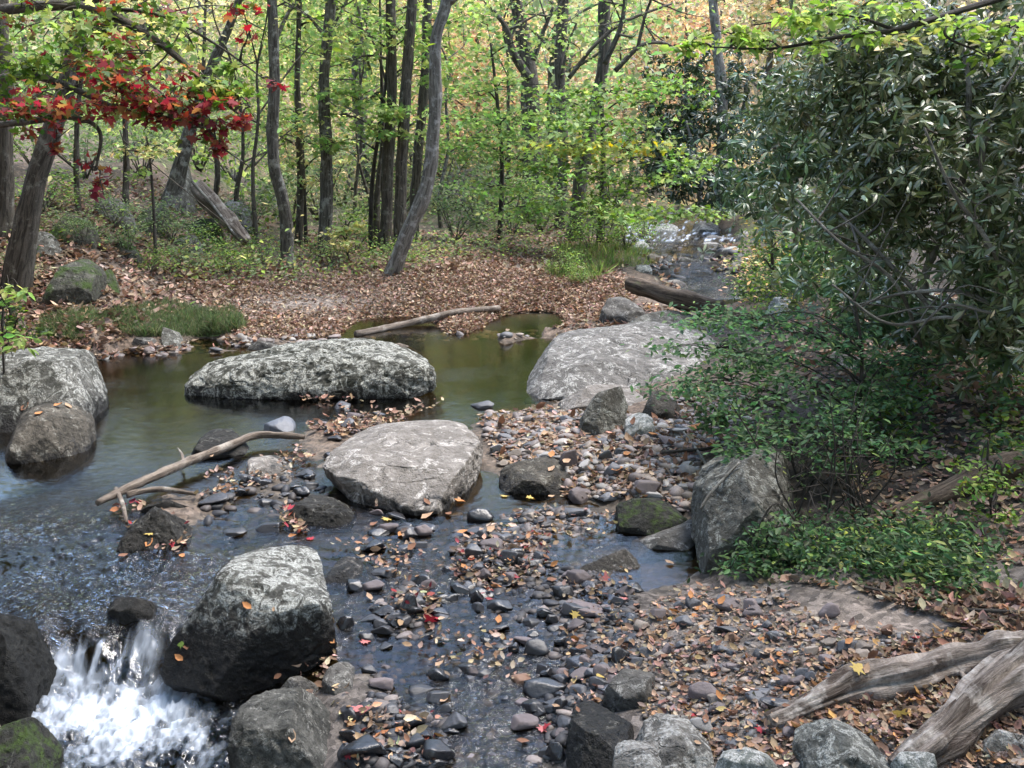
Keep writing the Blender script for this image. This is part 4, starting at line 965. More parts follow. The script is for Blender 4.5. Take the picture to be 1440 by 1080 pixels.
tree('tree', 'leaning dark tree with long ascending limbs on the corner above the stream', gp(806,338,(815,260),(832,165),(845,80),(852,-10)), [24,19,17,16,15], B_DARK, top=8.0, seed=17, autol=8, leafpal=PALEG + YELG, nleaf=1800, mark='the leaning tree',
     limbs=[([(800,110,18),(838,62,18),(880,30,18.2),(945,5,18.5)],6,3),([(850,90,18),(872,40,18),(882,-15,18)],8,5),([(865,100,18.5),(900,65,18.5),(930,60,18.7),(950,68,19)],7,3),([(897,66,18.5),(908,20,18.5),(920,-10,18.5)],5,3)])
tree('tree', 'pale grey tree standing far back at the bend of the stream', [(1020,200,24),(1014,140,24),(1008,70,24),(1004,-10,24)], [16,14,13,12], B_PALE, top=8.0, seed=19, autol=6, leafpal=YEL + ORA, nleaf=900, mark='the far tree')
tree('tree', 'dark trunk at the very left edge behind the red leaves', gp(6,330,(5,200),(6,100),(4,-10)), [22,19,18,17], B_DARK, top=8.0, seed=21, autol=6, leafpal=GREEN, nleaf=900, mark='the edge trunk')
tree('tree', 'thick mossy trunk leaning right at the foot of the left bank', gp(18,404,(34,330),(52,250),(72,180),(100,100),(120,-10)), [38,34,28,25,22,20], B_DARK, top=7.5, seed=23, autol=6, leafpal=GREEN + YELG, nleaf=900, mark='the mossy trunk')
tree('tree', 'grey stump-thick trunk leaning behind the upright bank boulder', gp(238,285,(255,215),(272,165),(300,90),(335,-10)), [24,19,14,12,10], B_GREY, top=8, seed=25, autol=5, leafpal=GREEN, nleaf=700, mark='the bank tree')
# thin saplings
k = 0
for (u, v, u2, v2, w, lab) in [(362,345,357,165,7,'thin dark sapling left of the curving slender trunk'),(418,345,417,-10,11,'slim trunk just right of the curving slender trunk'),(500,330,506,90,6,'thin grey sapling in the gap left of the double trunk'),(528,335,500,150,5,'thin sapling bending left beside the double trunk'),
    (712,300,722,80,7,'thin dark sapling left of the dark forked tree'),(658,290,640,120,6,'bare thin sapling near the brush outcrop'),(340,320,338,150,7,'thin trunk beside the end of the fallen bank log'),(298,290,292,60,8,'slim trunk between the bank boulder and the fallen log'),(620,320,628,140,6,'thin sapling right of the curving pale trunk'),(925,260,930,60,9,'slim dark trunk at the edge of the dark evergreen thicket'),(1060,190,1030,60,8,'slanting slim trunk above the far rhododendron'),(880,270,884,120,6,'thin trunk behind the pale green leaves'),(175,300,170,80,10,'slim trunk rising from the left bank behind red leaves'),(110,300,118,60,9,'slim dark trunk on top of the left bank')]:
    k += 1; Y = on(u, v)
    tree('sapling', lab, [(u, v, Y), (u * .75 + u2 * .25 + RNG.uniform(-7, 7), v * .75 + v2 * .25, Y), (u * .4 + u2 * .6 + RNG.uniform(-8, 8), v * .4 + v2 * .6, Y), (u2 + RNG.uniform(-8, 8), v2, Y)], [w, w * .85, w * .65], B_DARK if k % 3 else B_GREY, top=P(u2, v2, Y)[2] + 2.2, seed=40 + k, autol=4, leafpal=[GREEN + YELG, YELG + YEL, PALEG][k % 3], nleaf=380, leaf=.085, cat='sapling', group='thin saplings among the bigger trees', h0=1.6)

# ---------------------------------------------------------------- young maples with layered sprays
def spray_tree(name, label, trunk, wid, sprays, pal, leaf=.08, dens=1., mat=B_TWIG, tmpl=L_MAPLE, w=None, tilt=.5, cat='tree', mat_leaf=None, sag=.12, group=None, limbs=(), vs=1.05):
    """sprays: (u, v, Y, half width px, half height px, leaves[, u0, v0]) - branch from the trunk to each layer of leaves"""
    pts = px_path(trunk); base = pts[0].copy(); base[2] = float(ground(base[0], base[1])); pts[0, 2] = base[2] - .08
    root = thing(name, tuple(base), label, cat, group)
    def put(nm, L):
        me = L.mesh(nm, mat); co = np.empty(len(me.vertices) * 3, np.float32); me.vertices.foreach_get('co', co)
        me.vertices.foreach_set('co', (co.reshape(-1, 3) - base).astype(np.float32).ravel()); me.update(); link(nm, me, root)
    L = Limbs(); L.add(pts, [x * .5 * trunk[0][2] / FPX for x in wid], seg=8, n=len(pts) * 7, seed=4); put('trunk', L)
    ax = spline(pts, 50)
    for lp, w0, w1 in limbs:
        q = px_path(lp); L = Limbs(); L.add(q, [w0 * .5 * lp[0][2] / FPX, w1 * .5 * lp[-1][2] / FPX], seg=7, n=len(q) * 8, seed=9, lump=.1); put('branch', L)
    axl = np.concatenate([spline(px_path(lp), 40)[4:] for lp, _, _ in limbs]) if limbs else None
    PO, NO, DI, SI, CO = [], [], [], [], []
    for s in sprays:
        u, v, Y, hw, hh, nl = s[:6]; c = P(u, v, Y); k_ = Y / FPX
        i = np.argmin(np.abs(ax[:, 2] - (c[2] - .25 * abs(c[0] - ax[:, 0].mean()))))
        a = ax[i] if axl is None else axl[np.argmin(((axl - c) ** 2).sum(1) + .15 * RNG.random(len(axl)))]
        L = Limbs(); end = c + (c - a) * .12 + np.array([0, 0, -sag * .5])
        L.add([a, a * .65 + c * .35 + [0, 0, sag] + RNG.normal(0, .03 * np.linalg.norm(c - a), 3), a * .3 + c * .7 + [0, 0, sag * .8] + RNG.normal(0, .03 * np.linalg.norm(c - a), 3), end], [.012 * Y / 15 + .004, .008 * Y / 15, .003], seg=5, n=12, seed=int(u))
        ncl = max(3, nl // 22); cc = c + RNG.normal(0, .5, (ncl, 3)) * np.array([hw * k_, hw * k_ * .7, hh * k_ * vs])
        for q in cc[:10]: L.add([c * .6 + a * .4 if RNG.random() < .4 else c, (c + q) / 2 + [0, 0, .03], q], [.005 * Y / 15 + .002, .002], seg=4, n=5)
        put('branch', L)
        pos, nr, d = cloud(cc, np.array([hw * k_ * .28, hw * k_ * .25, hh * k_ * .30]), max(3, int(nl * dens) // ncl), tilt)
        PO.append(pos); NO.append(nr); DI.append(d); SI.append(RNG.uniform(.65, 1.25, len(pos)) * leaf)
        CO.append(pick(s[6] if len(s) > 6 else pal, len(pos), w if len(s) <= 6 else None))
    me = leaf_mesh('foliage', np.concatenate(PO) - base, np.concatenate(NO), np.concatenate(DI), np.concatenate(SI), np.concatenate(CO), tmpl, mat_leaf or M_LEAF)
    link('foliage', me, root)
    return root
YG = on(815, 340)
spray_tree('maple_sapling', 'young maple with pale green layered leaves around the leaning dark tree', [(842,334,YG-.5),(848,240,YG-.5),(846,120,YG-.4),(850,40,YG-.3)], [9,7,5,3],
    [(850,128,17,95,18,260),(930,135,17.2,55,16,130),(790,140,17.5,60,14,150),(865,175,16.6,110,18,300),(800,205,16.4,70,16,220,YELG+[(.30,.27,.04)]),(885,212,16.2,95,18,300,YELG+[(.33,.27,.04)]),(940,225,16.5,60,14,140),(850,250,16,100,16,280),(830,285,15.6,70,12,160),(900,300,15.4,70,10,150),(975,298,15.8,55,10,140),(760,235,17,50,14,110)], PALEG + GREEN, leaf=.095, dens=1.45)
spray_tree('maple_sapling', 'young maple with thin pale green layers left of the dark forked tree', [(702,318,18.5),(706,240,18.5),(700,150,18.5),(690,60,18.5)], [8,6,5,3],
    [(655,168,18.3,70,12,200),(730,165,18,70,14,220),(700,195,17.8,90,12,230),(640,205,18,50,10,110),(735,225,17.6,60,14,160),(690,262,17.4,60,16,170),(740,290,17,60,14,160),(660,130,18.6,50,12,110),(720,120,18.6,70,12,140,YELG),(770,55,18,40,30,90,YELG),(690,80,18.8,60,20,110,YELG)], PALEG, leaf=.09, dens=1.5)
spray_tree('maple_sapling', 'young tree with scattered light green leaves before the double trunk', [(520,350,16.5),(524,250,16.5),(540,140,16.5),(548,30,16.5)], [7,6,4,3],
    [(505,140,16.2,55,14,110),(560,160,16,50,14,100),(530,185,16,60,12,100),(480,60,16.4,60,20,110,YELG),(560,40,16.4,50,26,100),(610,100,16.6,40,16,60),(640,30,16.6,50,24,90,YELG),(440,160,16.4,50,16,80),(470,200,16.2,45,12,60),(590,50,16.3,40,20,60)], PALEG + YELG, leaf=.10, dens=2.)
spray_tree('maple_sapling', 'small yellow leaved sapling at the back of the clearing left side', [(490,372,15.6),(488,340,15.6),(486,310,15.6)], [4,3,2],
    [(480,328,15.4,32,8,60),(505,320,15.5,25,6,40),(470,342,15.3,25,6,40)], YEL + YELG, leaf=.085, dens=1.6)
spray_tree('maple_sapling', 'sapling with lemon yellow leaves in front of the thin trunks on the left', [(430,335,17.5),(428,270,17.5),(424,180,17.5),(420,110,17.5)], [6,5,4,2],
    [(400,190,17.3,50,12,90),(440,200,17.4,45,14,80),(470,225,17.5,40,10,60),(410,235,17.3,40,10,60),(385,160,17.4,40,12,60),(450,255,17.4,35,10,50)], YEL + YELG, leaf=.085, dens=1.6)
spray_tree('maple_sapling', 'sapling with small yellow leaves below the red maple branches', [(215,320,13),(214,260,13),(208,200,13)], [5,4,2],
    [(205,205,12.8,40,8,70),(180,212,12.7,35,7,50),(235,215,12.9,35,8,50),(190,245,12.8,30,7,30,YELG)], YEL + YELG, leaf=.075)

# ---------------------------------------------------------------- red maple, upper left
def maple_left():
    tr = [(-150,500,7.6),(-140,330,7.5),(-120,150,7.4),(-100,-60,7.3)]
    base = P(*tr[0]); base[2] = float(ground(base[0], base[1]))
    S = []
    for u, v, Y, hw, hh, nl, pal in [
        (60,35,5.6,90,26,120,GREEN+YELG),(150,45,5.4,80,24,120,GREEN+YELG),(40,95,5.5,70,24,100,GREEN),(110,85,5.3,60,22,70,RED+GREEN),(200,75,5.2,70,20,80,GREEN+YELG+RED),(270,60,5.4,60,20,60,GREEN+YELG),(290,110,5.1,50,18,60,YELG+GREEN),(330,95,5.2,35,14,34,YELG+GREEN),
        (90,125,5.2,80,20,110,RED+GREEN[:3]),(170,115,5.1,75,20,130,RED+GREEN[:3]),(240,130,5.,65,20,120,RED+GREEN[:3]),(150,155,5.,80,16,120,RED+RED+YELG),(225,165,5.,60,16,90,RED+GREEN[:2]),(290,150,5.,45,16,60,RED+GREEN),(60,165,5.1,60,14,60,RED+GREEN),(80,195,5.,16,16,22,RED),(270,180,5.,50,12,50,RED+GREEN),(308,205,5.,16,12,16,RED),(352,150,5.,22,12,24,RED+[(.5,.12,.04)]),(348,52,5.2,12,6,8,RED),(385,118,5.2,10,8,8,RED),(145,268,5.1,20,8,12,RED),(130,240,5.1,22,10,8,RED),(20,150,5.3,40,18,40,RED+GREEN),(230,20,5.5,60,18,60,GREEN+RED),(30,10,5.6,60,20,60,GREEN+YELG+RED),(330,140,5.1,30,12,24,YELG+GREEN),(300,175,5.,30,10,20,RED)]:
        S.append((u, v, Y, hw, hh, nl, pal))
    r = spray_tree('red_maple_tree', 'maple overhanging from the left with mixed crimson and green leaves', tr, [60,52,44,38], S, RED, leaf=.047, dens=1.7, vs=1.9, limbs=[([(-110,30,7.3),(40,10,6.),(130,12,5.6),(200,45,5.4),(255,85,5.3),(300,130,5.1),(335,160,5.)],14,3),([(-120,140,7.4),(20,108,5.8),(90,120,5.4),(160,150,5.1),(240,165,5.)],12,3),([(-122,190,7.4),(30,172,5.6),(100,165,5.2),(140,185,5.1),(135,240,5.1)],9,3),([(130,12,5.6),(220,20,5.4),(300,60,5.3),(370,110,5.15)],6,2),([(240,165,5.),(290,180,5.),(310,205,5.),(352,235,5.)],4,2)], tilt=.55, mat=B_DARK, sag=.02)
    return r
maple_left()
# overhanging branch, upper right
spray_tree('beech_tree', 'tree whose bright yellow green branch hangs across the top of the rhododendron', [(1560,620,6.3),(1555,300,6.3),(1540,60,6.3),(1530,-80,6.3)], [60,52,44,38],
    [(985,62,5.2,30,9,30),(1030,48,5.3,45,12,55),(1075,58,5.3,45,14,60),(1110,38,5.3,50,14,60),(1170,22,5.4,60,16,60),(1210,50,5.4,45,12,36),(1260,55,5.5,40,12,30,YEL+YELG),(1290,20,5.5,60,16,60),(1350,30,5.6,60,20,50),(1420,40,5.7,50,24,50),(1390,80,5.6,50,16,30,YELG+GREEN),(1150,62,5.4,35,10,24)], [(.26,.36,.08),(.32,.40,.10),(.20,.30,.06),(.30,.36,.14)], dens=1.5, leaf=.068, tilt=.55, mat=B_TWIG, tmpl=L_OVAL, sag=.01, limbs=[([(1540,-70,6.3),(1440,-15,6.),(1350,15,5.7),(1260,42,5.5),(1180,52,5.4),(1090,68,5.3),(1000,66,5.2)],11,2),([(1350,15,5.7),(1330,50,5.6),(1400,80,5.6)],5,2),([(1260,42,5.5),(1180,20,5.4),(1060,35,5.3)],5,2)])

# ---------------------------------------------------------------- rhododendrons
def rhodo(label, blobs, base_px, stems, nw, leaf=.14, pal=DKG, per=9, Yb=None, seed=0, w=None, gapf=2.4, gth=-.03, group='rhododendron thickets along the right bank'):
    base = hit1(*base_px) if Yb is None else P(*base_px, Yb); base = base.copy(); base[2] = float(ground(base[0], base[1]))
    root = thing('rhododendron', tuple(base), label, 'shrub', group)
    r = np.random.default_rng(seed); tips = []; tot = sum(b[3] * b[4] for b in blobs)
    for u, v, Y, hw, hh, dY in blobs:
        n_ = int(nw * hw * hh / tot); c = P(u, v, Y); k_ = Y / FPX
        d = r.normal(size=(n_, 3)); d /= np.linalg.norm(d, axis=1)[:, None]
        tips.append(c + d * (r.uniform(.35, 1., (n_, 1)) ** .6) * np.array([hw * k_, dY, hh * k_]) * (1 + .30 * r.normal(size=(n_, 1))))
    tips = np.concatenate(tips); g = ground(tips[:, 0], tips[:, 1]); tips = tips[(tips[:, 2] > g + .1) & (fbm(tips * gapf, 3, seed + 60) > gth)]
    cen = tips.mean(0); out = tips - cen; out /= np.linalg.norm(out, axis=1)[:, None]
    ax = out * .45 + np.array([0, 0, .6]) + r.normal(0, .45, out.shape); ax /= np.linalg.norm(ax, axis=1)[:, None]
    n_ = len(tips) * per; T = np.repeat(tips, per, 0); A = np.repeat(ax, per, 0)
    rd = r.normal(size=(n_, 3)); rd -= A * (rd * A).sum(1)[:, None]; rd /= np.linalg.norm(rd, axis=1)[:, None]
    dr = rd + A * r.uniform(-1.0, .25, (n_, 1)); nr = A + r.normal(0, .45, (n_, 3)) + rd * r.uniform(0, .5, (n_, 1))
    sz = r.uniform(.65, 1.2, n_) * leaf
    col = pick(pal, n_, w); od = r.random(n_) < .008; col[od] = pick(YEL, int(od.sum()))
    pos = T + rd * .012
    link('foliage', leaf_mesh('foliage', pos - base, nr, dr, sz, col, L_LONG, M_GLOSS), root)
    for s in stems:
        q = px_path(s[0]); L = Limbs(); rr_ = [x * .5 * s[0][0][2] / FPX for x in s[1]]
        L.add(q, rr_, seg=7, n=len(q) * 8, seed=seed + 2, lump=.1)
        C = spline(q, 24)
        for j in range(5):
            a = C[int(r.integers(8, 24))]; t = tips[np.argsort(((tips - a) ** 2).sum(1))[int(r.integers(3, 25))]]
            L.add([a, (a + t) / 2 + r.normal(0, .05, 3), t], [rr_[-1] * .6 + .003, .003], seg=5, n=8)
        me = L.mesh('stem', B_PALE); co = np.empty(len(me.vertices) * 3, np.float32); me.vertices.foreach_get('co', co)
        me.vertices.foreach_set('co', (co.reshape(-1, 3) - base).astype(np.float32).ravel()); me.update(); link('stem', me, root)
    return root
GG = [(.10,.13,.05),(.14,.17,.08),(.055,.078,.03),(.21,.235,.13)]
rhodo('tall dark rhododendron with long glossy leaves filling the upper right', [(1260,190,7.4,150,130,.8),(1380,160,6.8,150,190,1.),(1180,250,8.0,110,110,.8),(1330,310,6.9,150,100,.9),(1450,380,6.2,110,150,.9),(1240,90,7.6,120,80,.7),(1340,40,7.2,140,70,.8),(1440,90,6.6,110,110,.9),(1200,150,7.9,120,90,.7),(1400,450,6.3,90,60,.7),(1270,370,7.2,110,70,.7)], (1330,520), [([(1330,520,7.6),(1300,400,7.2),(1352,260,6.9),(1362,120,6.8),(1340,20,6.8)],[14,12,9,6,4]),([(1400,520,7.0),(1420,380,6.5),(1380,240,6.4),(1410,120,6.3)],[12,10,8,5]),([(1380,540,7.0),(1330,460,6.5),(1250,370,6.6),(1180,300,6.9)],[9,7,6,4]),([(1440,500,6.4),(1380,420,6.2),(1290,410,6.2),(1200,430,6.4)],[8,6,5,3]),([(1420,530,6.5),(1350,450,6.1),(1250,455,6.0),(1170,400,6.2)],[7,5,4,3]),([(1430,480,6.4),(1400,360,6.0),(1340,270,5.9),(1300,180,6.)],[7,6,5,3]),([(1300,500,7.),(1260,400,6.4),(1180,340,6.4),(1120,280,6.8)],[6,5,4,3]),([(1440,420,6.),(1400,440,5.9),(1330,430,5.9),(1280,480,6.)],[6,5,4,2])], 6000, .092, GG, seed=1)
rhodo('rhododendron with smaller leaves left of the tall dark one over the far bank', [(1130,200,11,90,80,1.),(1100,265,11.5,75,55,1.),(1170,310,10.,90,60,.9),(1150,120,11,70,60,1.)], (1120,360), [([(1120,360,12),(1115,290,11.6),(1090,210,11.4),(1070,150,11.2)],[9,8,5,3]),([(1160,360,11),(1170,280,10.6),(1190,200,10.4)],[8,7,4])], 1500, .12, [(.09,.145,.06),(.13,.19,.09),(.065,.11,.045)], seed=2)
rhodo('dark evergreen rhododendron thicket far back across the rapids', [(975,205,23,60,50,1.4),(1010,250,21.5,40,40,1.2),(950,250,23,40,35,1.2),(1040,210,22,45,55,1.2),(1000,150,24,70,50,1.4),(950,170,24.5,50,50,1.2),(1030,270,20.5,30,30,1.),(925,215,23.5,55,55,1.2),(985,265,22.5,45,30,1.),(985,110,25,80,45,1.4)], (985,285), [([(985,290,23),(980,230,23),(965,170,23)],[8,6,3])], 2600, .17, [(.022,.038,.018),(.032,.052,.024),(.045,.07,.03)], seed=3, Yb=23)
rhodo('low rhododendron with bright leaf tips above the shadowed hollow', [(1200,420,8.0,90,45,.6),(1290,440,7.4,80,40,.6),(1150,380,9.,60,40,.6),(1380,470,6.6,70,40,.5)], (1300,520), [([(1300,520,7.6),(1260,470,7.6),(1180,430,7.8)],[7,5,3])], 520, .115, [(.055,.105,.04),(.08,.14,.055),(.11,.17,.07)], seed=4)
spray_tree('bush', 'loose olive and orange tinged bush over the right side of the rapids', [(1090,380,13),(1085,340,13),(1080,300,13)], [6,5,3],
    [(1080,335,12.8,45,22,130),(1110,305,12.7,45,20,110),(1050,372,13,35,14,70,ORA+YELG),(1130,350,12.3,45,20,110),(1090,362,12.6,45,14,100)], [(.12,.15,.04),(.17,.18,.05),(.25,.17,.05),(.09,.13,.04)], leaf=.06, tmpl=L_OVAL, tilt=.8, cat='bush')
# dark green layered shrub on the right
YS = 6.2
spray_tree('shrub', 'dark green shrub in flat layers of small leaves behind the leaning boulder', [(1200,690,YS),(1206,600,YS),(1212,500,YS),(1200,410,YS)], [9,7,5,3],
    [(1060,450,6.6,85,16,230),(1130,470,6.4,80,18,210),(1010,490,6.8,70,20,200),(1090,505,6.3,90,18,260),(1030,535,6.4,80,16,230),(1140,545,6.0,80,18,230),(1060,570,6.0,90,18,260),(1110,600,5.8,80,14,200),(1200,580,5.7,60,14,130),(1180,495,6.2,60,16,120),(1240,520,6.4,70,16,160),(1310,515,6.4,70,18,160),(1020,590,6.2,50,14,120),(1060,625,5.6,50,14,120),(1130,640,5.4,60,16,130),(1190,620,5.4,60,16,130),(1170,450,6.6,60,16,100),(1260,560,6.,60,14,110),(1000,440,7.,45,16,90)], SHRUB, leaf=.05, dens=1.75, tmpl=L_OVAL, tilt=.55, cat='shrub')
spray_tree('shrub', 'tangle of thin dark stems with few leaves behind the leaning boulder', [(1150,745,5.5),(1130,690,5.5),(1110,640,5.5)], [5,4,3],
    [(1120,690,5.3,40,40,26),(1180,680,5.4,45,40,26),(1160,720,5.2,45,30,24),(1220,700,5.4,40,30,20),(1090,650,5.4,30,20,14),(1190,650,5.6,40,30,20)], DKG + YELG, leaf=.05, tmpl=L_OVAL, tilt=.8, cat='shrub')

# ---------------------------------------------------------------- far hillside trees, copies of a few kinds
def far_proto(pal, h, nl, bare, seed):
    r = np.random.default_rng(seed)
    root = bpy.data.objects.new('hillside_tree', None); COL.objects.link(root)
    L = Limbs(); L.add([(0,0,-.3),(r.normal(0,.15),0,h*.5),(r.normal(0,.6),r.normal(0,.4),h)], [.13,.08,.02], seg=7, n=12, seed=seed); cen = []
    for k in range(11):
        z = h * (.12 + .82 * k / 11); az = r.uniform(0, 6.28); ln = h * .30 * (1.15 - .7 * k / 11) * r.uniform(.6, 1.1); s = np.array([0, 0, z]); e = s + np.array([math.cos(az) * ln, math.sin(az) * ln, ln * r.uniform(.2, .8)])
        L.add([s, (s + e) / 2 + r.normal(0, .1, 3), e], [.05, .03, .008], seg=5, n=6, seed=seed + k); cen += [e, s * .4 + e * .6, e + r.normal(0, .5, 3)]
    link('trunk', L.mesh('trunk', B_PALE if bare else B_GREY), root)
    pos, nr, d = cloud(np.array(cen), np.array([.75,.75,.5]), nl // len(cen), .8)
    link('crown', leaf_mesh('crown', pos, nr, d, r.uniform(.7, 1.3, len(pos)) * .20, pick(pal, len(pos), jit=.3), L_DIA, M_LEAF), root)
    return root
PR = [('golden yellow', far_proto(YEL, 7.5, 3600, 0, 1)), ('rusty orange', far_proto(ORA, 7, 3600, 0, 2)), ('yellow green', far_proto(YELG, 8, 3000, 0, 3)), ('soft green', far_proto([(.24,.33,.13),(.30,.38,.17),(.19,.27,.10),(.33,.38,.20)], 7, 2800, 0, 4)), ('nearly bare grey', far_proto(YEL + [(.3,.27,.22)], 8.5, 700, 1, 5)), ('peach and gold', far_proto(ORA + YEL + [(.6,.42,.22)], 6.5, 3600, 0, 6))]
HG = 'autumn trees covering the far hillside'
r = np.random.default_rng(5); first = set(); spots = []
for Yd, n_ in ((26.5, 4), (33, 12), (40, 15), (50, 16), (62, 18), (78, 18)):
    for j in range(n_):
        u = -60 + 1560 * (j + r.uniform(.1, .9)) / n_; spots.append((u, Yd * r.uniform(.9, 1.12)))
for i, (u, Yd) in enumerate(spots):
    X = (u - 720) / FPX * Yd
    if Yd < 28 and 860 < u < 1130: continue
    if Yd < 28: kk = int(r.choice([3, 3, 2, 4]))
    elif u < 330: kk = int(r.choice([3, 2, 4, 3, 0]))
    elif u < 640: kk = int(r.choice([2, 3, 0, 4, 5]))
    elif u < 980: kk = int(r.choice([0, 1, 5, 4, 2, 0, 1]))
    else: kk = int(r.choice([1, 0, 5, 3, 4]))
    word, pr = PR[kk]
    o = pr if kk not in first else copy_tree(pr); first.add(kk)
    o.location = (X, Yd, float(ground(X, Yd))); o.rotation_euler = (0, 0, r.uniform(0, 6.28)); s = r.uniform(.75, 1.2); o.scale = (s, s, s * r.uniform(.9, 1.15))
    v = float(project(np.array([X, Yd, float(ground(X, Yd))]))[1])
    T = sorted(TREEMARK, key=lambda t: abs(t[1] - u))
    dist = 'halfway uphill' if Yd > 45 else 'low downhill' if Yd > 28 else 'just past the clearing'
    if Yd > 66: dist = 'high uphill'
    lab = f'{word} tree {dist} behind {T[0][0]}'
    if lab in USED: lab = f'{word} tree {dist} between {T[0][0]} and {T[1][0]}'
    if lab in USED: lab = f'{word} tree {dist} beyond {T[0][0]}, {"shorter" if s < .95 else "taller"} one'
    tag(o, lab, 'tree', HG)
for kk, (w_, pr) in enumerate(PR):
    if kk not in first: pr.location = (0, 90, float(ground(0, 90))); tag(pr, f'{w_} tree at the top of the hill', 'tree', HG)

# ---------------------------------------------------------------- low bushes in the middle distance
def bush_proto(pal, seed, leaf=.07, nl=700, tm=L_OVAL):
    r = np.random.default_rng(seed); root = bpy.data.objects.new('bush', None); COL.objects.link(root); cen = []
    L = Limbs()
    for k in range(9):
        az = r.uniform(0, 6.28); e = np.array([math.cos(az) * r.uniform(.2, .75), math.sin(az) * r.uniform(.2, .6), r.uniform(.3, 1.)])
        L.add([(0, 0, -.05), e * .5 + [0, 0, .12], e], [.014, .008, .003], seg=5, n=7, seed=seed + k); cen += [e, e * .7 + [0, 0, .1]]
    link('stem', L.mesh('stem', B_GREY), root)
    pos, nr, d = cloud(np.array(cen), np.array([.17, .17, .09]), nl // len(cen), .6); pos[:, 2] = np.abs(pos[:, 2])
    link('foliage', leaf_mesh('foliage', pos, nr, d, r.uniform(.6, 1.3, len(pos)) * leaf, pick(pal, len(pos)), tm, M_LEAF), root)
    return root
BP = [('grey green', bush_proto([(.10,.15,.06),(.15,.20,.08),(.2,.24,.12)], 1)), ('bright green', bush_proto(GREEN + PALEG, 2)), ('yellowing', bush_proto(YELG + YEL, 3)), ('sparse twiggy', bush_proto([(.2,.19,.1),(.14,.15,.07)], 4, nl=220))]
BG = 'low bushes under the trees beyond the clearing'; first = set()
for i, (u, v, s, kk) in enumerate([(560,375,.5,1),(640,340,.8,0),(670,315,1.1,0),(620,300,1.2,3),(500,355,.7,1),(470,370,.4,2),(370,370,.45,1),(290,360,.5,1),(260,380,.45,0),(720,330,.9,1),(760,325,.8,0),(850,345,.75,1),(880,352,.6,1),(830,352,.55,1),(790,385,.42,1),(820,398,.3,1),(905,340,.6,0),(700,290,1.3,0),(590,290,1.3,3),(520,300,1.2,3),(450,310,1.2,0),(410,320,1.1,3),(640,270,1.5,3),(740,285,1.3,0),(560,310,1.0,3),(480,290,1.3,3),(180,360,.5,0),(210,385,.4,1),(120,345,.5,0),(90,330,.5,3),(160,320,.6,0),(60,300,.7,1),(200,250,.9,0),(120,250,.9,0),(50,240,.9,1),(330,255,1.1,3),(280,240,1.1,0),(860,300,1.1,0),(320,385,.45,1),(350,330,.8,0),(240,340,.6,0),(30,395,.4,0)]):
    word, pr = BP[kk]; o = pr if kk not in first else copy_tree(pr); first.add(kk)
    g = hit1(u, v); o.location = tuple(g); o.rotation_euler = (0, 0, RNG.uniform(0, 6.28)); s *= g[1] / 15.; o.scale = (s * 1.2, s * 1.2, s)
    size = 'tall' if s > .9 else 'low' if s > .45 else 'small'
    T = sorted(TREEMARK, key=lambda t: abs(t[1] - u) + .7 * abs(t[2] - v)); lab = None
    rel = lambda t: ('left of ' if u < t[1] else 'right of ') + t[0] if abs(u - t[1]) > abs(v - t[2]) else ('behind ' if v < t[2] else 'in front of ') + t[0]
    for c in (f'{size} {word} bush {rel(T[0])}', f'{size} {word} bush {rel(T[0])} and {rel(T[1])}', f'{size} {word} bush {rel(T[1])} and {rel(T[2])}', f'{size} {word} bush {rel(T[0])} and {rel(T[2])}'):
        if c not in USED: lab = c; break
    tag(o, lab or c, 'bush', BG)
# ---------------------------------------------------------------- logs and branches on the ground
def log(name, label, pts, wid, mat, cat='log', side=(), seed=1, seg=18, n=60, lump=.2, groove=.14, lift=0., group=None, rest=.55):
    """pts (u, v, Y or None to lie on the ground) ; side: extra limbs that belong to the same piece"""
    def wp(L):
        out = []
        for i, (u, v, Y) in enumerate(L):
            if Y is None:
                g = hit([u], [v], True)[0]; r_ = lift + rest * wid[min(i, len(wid) - 1)] * .5 * g[1] / FPX
                out.append(P(u, v, g[1] * (CAMZ - g[2] - r_) / (CAMZ - g[2])))
            else: out.append(P(u, v, Y))
        return np.array(out)
    q = wp(pts); base = q.mean(0); root = None
    Ys = [q[min(i, len(q) - 1), 1] for i in range(len(wid))]
    L = Limbs(); L.add(q, [w * .5 * y / FPX for w, y in zip(wid, Ys)], seg=seg, n=n, seed=seed, lump=lump, groove=groove)
    me = L.mesh(name, mat); co = np.empty(len(me.vertices) * 3, np.float32); me.vertices.foreach_get('co', co)
    me.vertices.foreach_set('co', (co.reshape(-1, 3) - base).astype(np.float32).ravel()); me.update()
    root = link(name, me, loc=tuple(base)); tag(root, label, cat, group)
    for sp, sw in side:
        s = wp(sp); L = Limbs(); L.add(s, [w * .5 * s[0, 1] / FPX for w in sw], seg=8, n=16, seed=seed + 3, lump=.1)
        me = L.mesh('side_branch', mat); co = np.empty(len(me.vertices) * 3, np.float32); me.vertices.foreach_get('co', co)
        me.vertices.foreach_set('co', (co.reshape(-1, 3) - base).astype(np.float32).ravel()); me.update(); link('side_branch', me, root)
    return root
log('driftwood_log', 'bleached twisted driftwood trunk lying across the gravel, the farther of two', [(1082,1018,None),(1140,992,None),(1205,968,None),(1275,955,None),(1340,935,None),(1450,915,None)], [28,42,52,54,50,52], B_DRIFT, rest=.3, seed=3, lump=.28, groove=.55, n=200, seg=48, side=[([(1225,955,None),(1236,940,None),(1240,930,None)],[14,8,3])])
